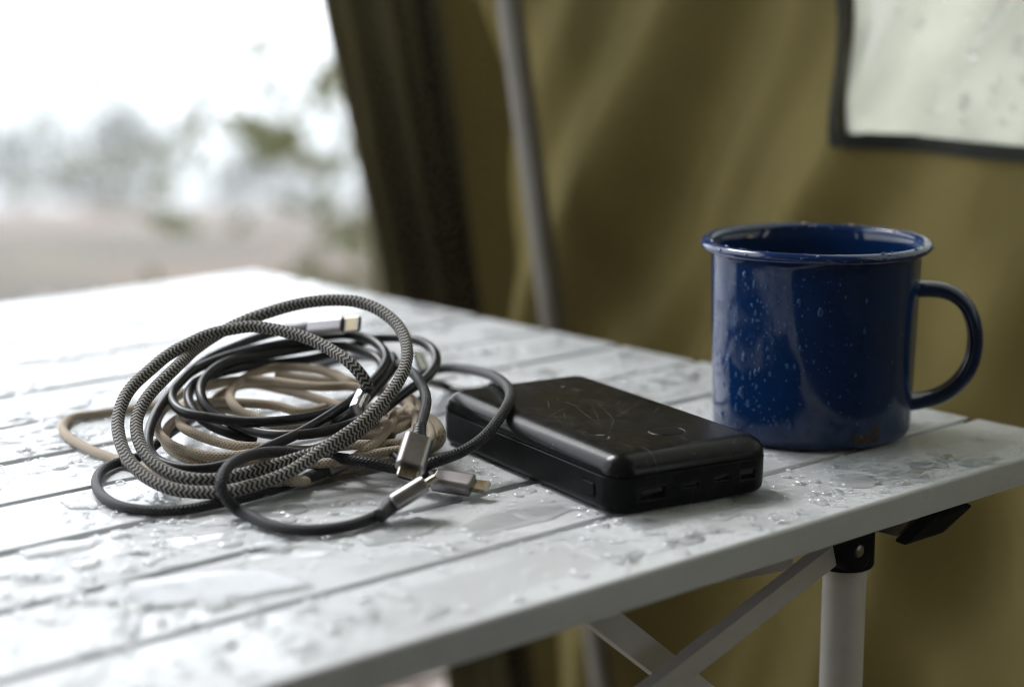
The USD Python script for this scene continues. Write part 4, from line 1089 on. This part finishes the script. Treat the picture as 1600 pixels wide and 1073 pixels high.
    pts = []
    for z in np.linspace(.0, H, 30):
        pts.append((U - .056 - lean * (z - TZ), vp, z))
    m, _ = tube(np.array(pts), .0075, 20)
    obj('pole', m, 'pole_aluminium', t, smooth=True)
    # front flap beside the doorway: hangs from the corner in loose vertical folds
    def flap_pt(q, z):
        zz = z - TZ
        u = U - lean * zz + .006 - q * (FLAP_W + .014 + .004 * np.sin(zz * 7 + .6))
        v = VE + .010 * np.sin(q * 11 + zz * 2.5) * (.3 + q) + .006 * np.sin(q * 23 - zz * 6) + .030 * q
        v = v + .016 * np.exp(-((q - .80 + .9 * (zz + .02)) / .10) ** 2) * np.clip(1 - np.abs(zz + .03) / .12, 0, 1)
        v = v + .010 * (meshkit.fbm(np.stack([q * 3, zz * 7, 0 * q], -1), 3, 9) - .5)
        return np.stack([u, v, z], -1)
    qq, zq = np.meshgrid(np.linspace(0, 1, 70), np.linspace(0, H, 160), indexing='ij')
    fp = flap_pt(qq, zq).reshape(-1, 3)
    i = (np.arange(69)[:, None] * 160 + np.arange(159)[None]).ravel()
    flap = trimesh.Trimesh(fp, np.vstack([np.stack([i, i + 1, i + 161], 1), np.stack([i, i + 161, i + 160], 1)]), process=False)
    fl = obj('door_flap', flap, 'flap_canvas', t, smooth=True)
    # sheet added behind the flap to keep light out of the pocket
    ql = np.linspace(0, 1, 12)[:, None] * np.ones((1, 160))
    a0 = flap_pt(np.full((12, 160), .16), zq[:12]) + [0, .0025, 0]; b0 = np.stack([surf(np.full((12, 160), WE), zq[:12]), np.full((12, 160), WE), zq[:12]], -1)
    bp = a0 * (1 - ql[..., None]) + b0 * ql[..., None] + np.stack([0 * ql, .02 * np.sin(PI * ql), 0 * ql], -1)
    i2 = (np.arange(11)[:, None] * 160 + np.arange(159)[None]).ravel()
    obj('pocket_light_block', trimesh.Trimesh(bp.reshape(-1, 3), np.vstack([np.stack([i2, i2 + 1, i2 + 161], 1), np.stack([i2, i2 + 161, i2 + 160], 1)]), process=False), 'flap_canvas', fl, smooth=True)
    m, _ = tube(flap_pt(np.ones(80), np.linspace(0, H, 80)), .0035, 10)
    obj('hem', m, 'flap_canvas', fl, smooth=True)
    # roof, left wall and back wall close the shelter behind the camera
    uw = U - lean * (H - TZ)
    ru, rz = -.75, 2.15
    def quad(pts, n=24):
        a, b, c, d = [np.array(x, float) for x in pts]
        s, q = np.meshgrid(np.linspace(0, 1, n), np.linspace(0, 1, n), indexing='ij')
        p = (a[None, None] * ((1 - s) * (1 - q))[..., None] + b * (s * (1 - q))[..., None] + c * (s * q)[..., None] + d * ((1 - s) * q)[..., None])
        p = p + .02 * (meshkit.fbm(p * 3, 3, 8)[..., None] - .5)
        p = p.reshape(-1, 3)
        i = np.arange(n - 1)[:, None] * n + np.arange(n - 1)[None]; i = i.ravel()
        f = np.vstack([np.stack([i, i + 1, i + n + 1], 1), np.stack([i, i + n + 1, i + n], 1)])
        return trimesh.Trimesh(p, f, process=False)
    VR = ROOF_V
    roof = cat(quad([(uw, -2.2, H), (uw, VR, H), (ru, VR, rz), (ru, -2.2, rz)]), quad([(ru, -2.2, rz), (ru, VR, rz), (-2.3, VR, H), (-2.3, -2.2, H)]))
    obj('roof', roof, 'olive_canvas', t, smooth=True)
    obj('far_wall', quad([(-2.3, -2.2, H), (-2.3, LEFT_V, H), (-2.45, LEFT_V, 0), (-2.45, -2.2, 0)]), 'olive_canvas', t, smooth=True)
    obj('added_front_wall', quad([(-.92, 1.02, 0), (-2.45, 1.02, 0), (-2.3, 1.02, H), (-.86, 1.02, H)], 40), 'olive_canvas', t, smooth=True)  # out of view, added to narrow the light from the doorway
    obj('back_wall', cat(quad([(uw, -2.2, H), (-2.3, -2.2, H), (-2.45, -2.2, 0), (U + .11, -2.2, 0)]), quad([(uw, -2.2, H), (ru, -2.2, rz), (-2.3, -2.2, H), (-.7, -2.2, H)])), 'olive_canvas', t, smooth=True)
    return t
build_tent()

# ---------------------------------------------------------------- plants and stones outside
def leaves(n, c, rad, size, seed):
    rr = np.random.default_rng(seed)
    # clumps inside an uneven crown
    cl = rr.normal(0, .50, (max(6, n // 45), 3)).clip(-1.1, 1.1)
    k = rr.integers(0, len(cl), n)
    p = cl[k] + rr.normal(0, .17, (n, 3))
    p = p * rad + c
    d = rr.normal(size=(n, 3)); d /= np.linalg.norm(d, axis=1, keepdims=True)
    e = np.cross(d, rr.normal(size=(n, 3))); e /= np.linalg.norm(e, axis=1, keepdims=True)
    s = size * rr.uniform(.6, 1.4, (n, 1))
    v = np.stack([p - d * s, p + e * s * .45, p + d * s, p - e * s * .45], 1).reshape(-1, 3)
    i = np.arange(n)[:, None] * 4
    f = np.vstack([np.hstack([i, i + 1, i + 2]), np.hstack([i, i + 2, i + 3])])
    return (v, f)
def shrub(px, Y, wid, hgt, label, mat, seed, n=1500, name='shrub', cat_='shrub', size=.05, stem=.25):
    x = (px - 800) / 3140 * Y * 1.0
    z0 = float(gh(np.array([x]), np.array([Y]))[0])
    t = thing(name, label, cat_, (x, Y, z0), 0, 'blurred plants outside the doorway')
    rr = np.random.default_rng(seed)
    obj('crown', leaves(n, np.array([0, 0, hgt * (stem + (1 - stem) * .5)]), np.array([wid / 2, wid / 2, hgt * (1 - stem) * .55]), size, seed), mat, t)
    st = []
    for k in range(7):
        a = rr.uniform(0, 2 * PI); r = wid * .34 * rr.uniform(.2, 1)
        c = np.array([(r * s ** 1.5 * math.cos(a), r * s ** 1.5 * math.sin(a), -.03 + hgt * .75 * s) for s in np.linspace(0, 1, 7)])
        st.append(trimesh.Trimesh(*tube(c, np.linspace(.014, .004, 7) * hgt, 7)[0], process=False))
    obj('stem', cat(*st), 'bark', t, smooth=True)
for a in SHRUBS: shrub(*a)

def pebbles():
    rr = np.random.default_rng(3)
    ms = []
    for i in range(900):
        Y = rr.uniform(1.6, 5.5) if i < 700 else rr.uniform(5, 9)
        x = rr.uniform(-.33, .12) * Y
        s = rr.lognormal(math.log(.022), .5)
        m = trimesh.creation.icosphere(1, 1)
        m.vertices *= np.array([s, s * rr.uniform(.6, 1), s * rr.uniform(.4, .7)]) * (1 + .12 * rr.normal(size=(len(m.vertices), 1)))
        z = float(gh(np.array([x]), np.array([Y]))[0])
        ms.append(moved(m, (x, Y, z + s * .15)))
    obj('pebbles', cat(*ms), 'pebble_stone', smooth=True, kind='stuff', label='scattered pale stones on the ground outside the tent', cat='pebbles')
    n = 5000
    Y = rr.uniform(1.6, 8, n); x = rr.uniform(-.34, .12, n) * Y
    c = meshkit.noise(np.stack([x * 1.4, Y * 1.4, np.zeros(n)], -1), 4) > .52
    x, Y = x[c], Y[c]; n = len(x)
    z = gh(x, Y); h = rr.uniform(.04, .16, n); a = rr.uniform(0, 2 * PI, n); w = .004
    b = np.stack([x, Y, z], -1); sd_ = np.stack([np.cos(a), np.sin(a), 0 * a], -1) * w
    tip = b + np.stack([rr.normal(0, .04, n), rr.normal(0, .04, n), h], -1)
    v = np.stack([b - sd_, b + sd_, tip], 1).reshape(-1, 3)
    obj('grass_tufts', (v, np.arange(3 * n).reshape(-1, 3)), 'grass_blade', kind='stuff', label='thin yellow-green grass growing on the ground outside the tent', cat='grass')
pebbles()

# ---------------------------------------------------------------- mist
if HAZE > 0:
    hz = box(-155, 155, -155, 155, -9.5, 9.0)
    usdkit.material(stage, '/World/Looks/mist', {'v': ('principled_volume', {'color': (.96, .97, .98), 'density': HAZE, 'anisotropy': .2})}, [], volume='v.volume')
    h = usdkit.mesh(stage, '/World/haze', hz, UsdShade.Material.Get(stage, '/World/Looks/mist'))
    tag(h.GetPrim(), 'pale mist lying over the lake and shore', 'mist', None, 'stuff')
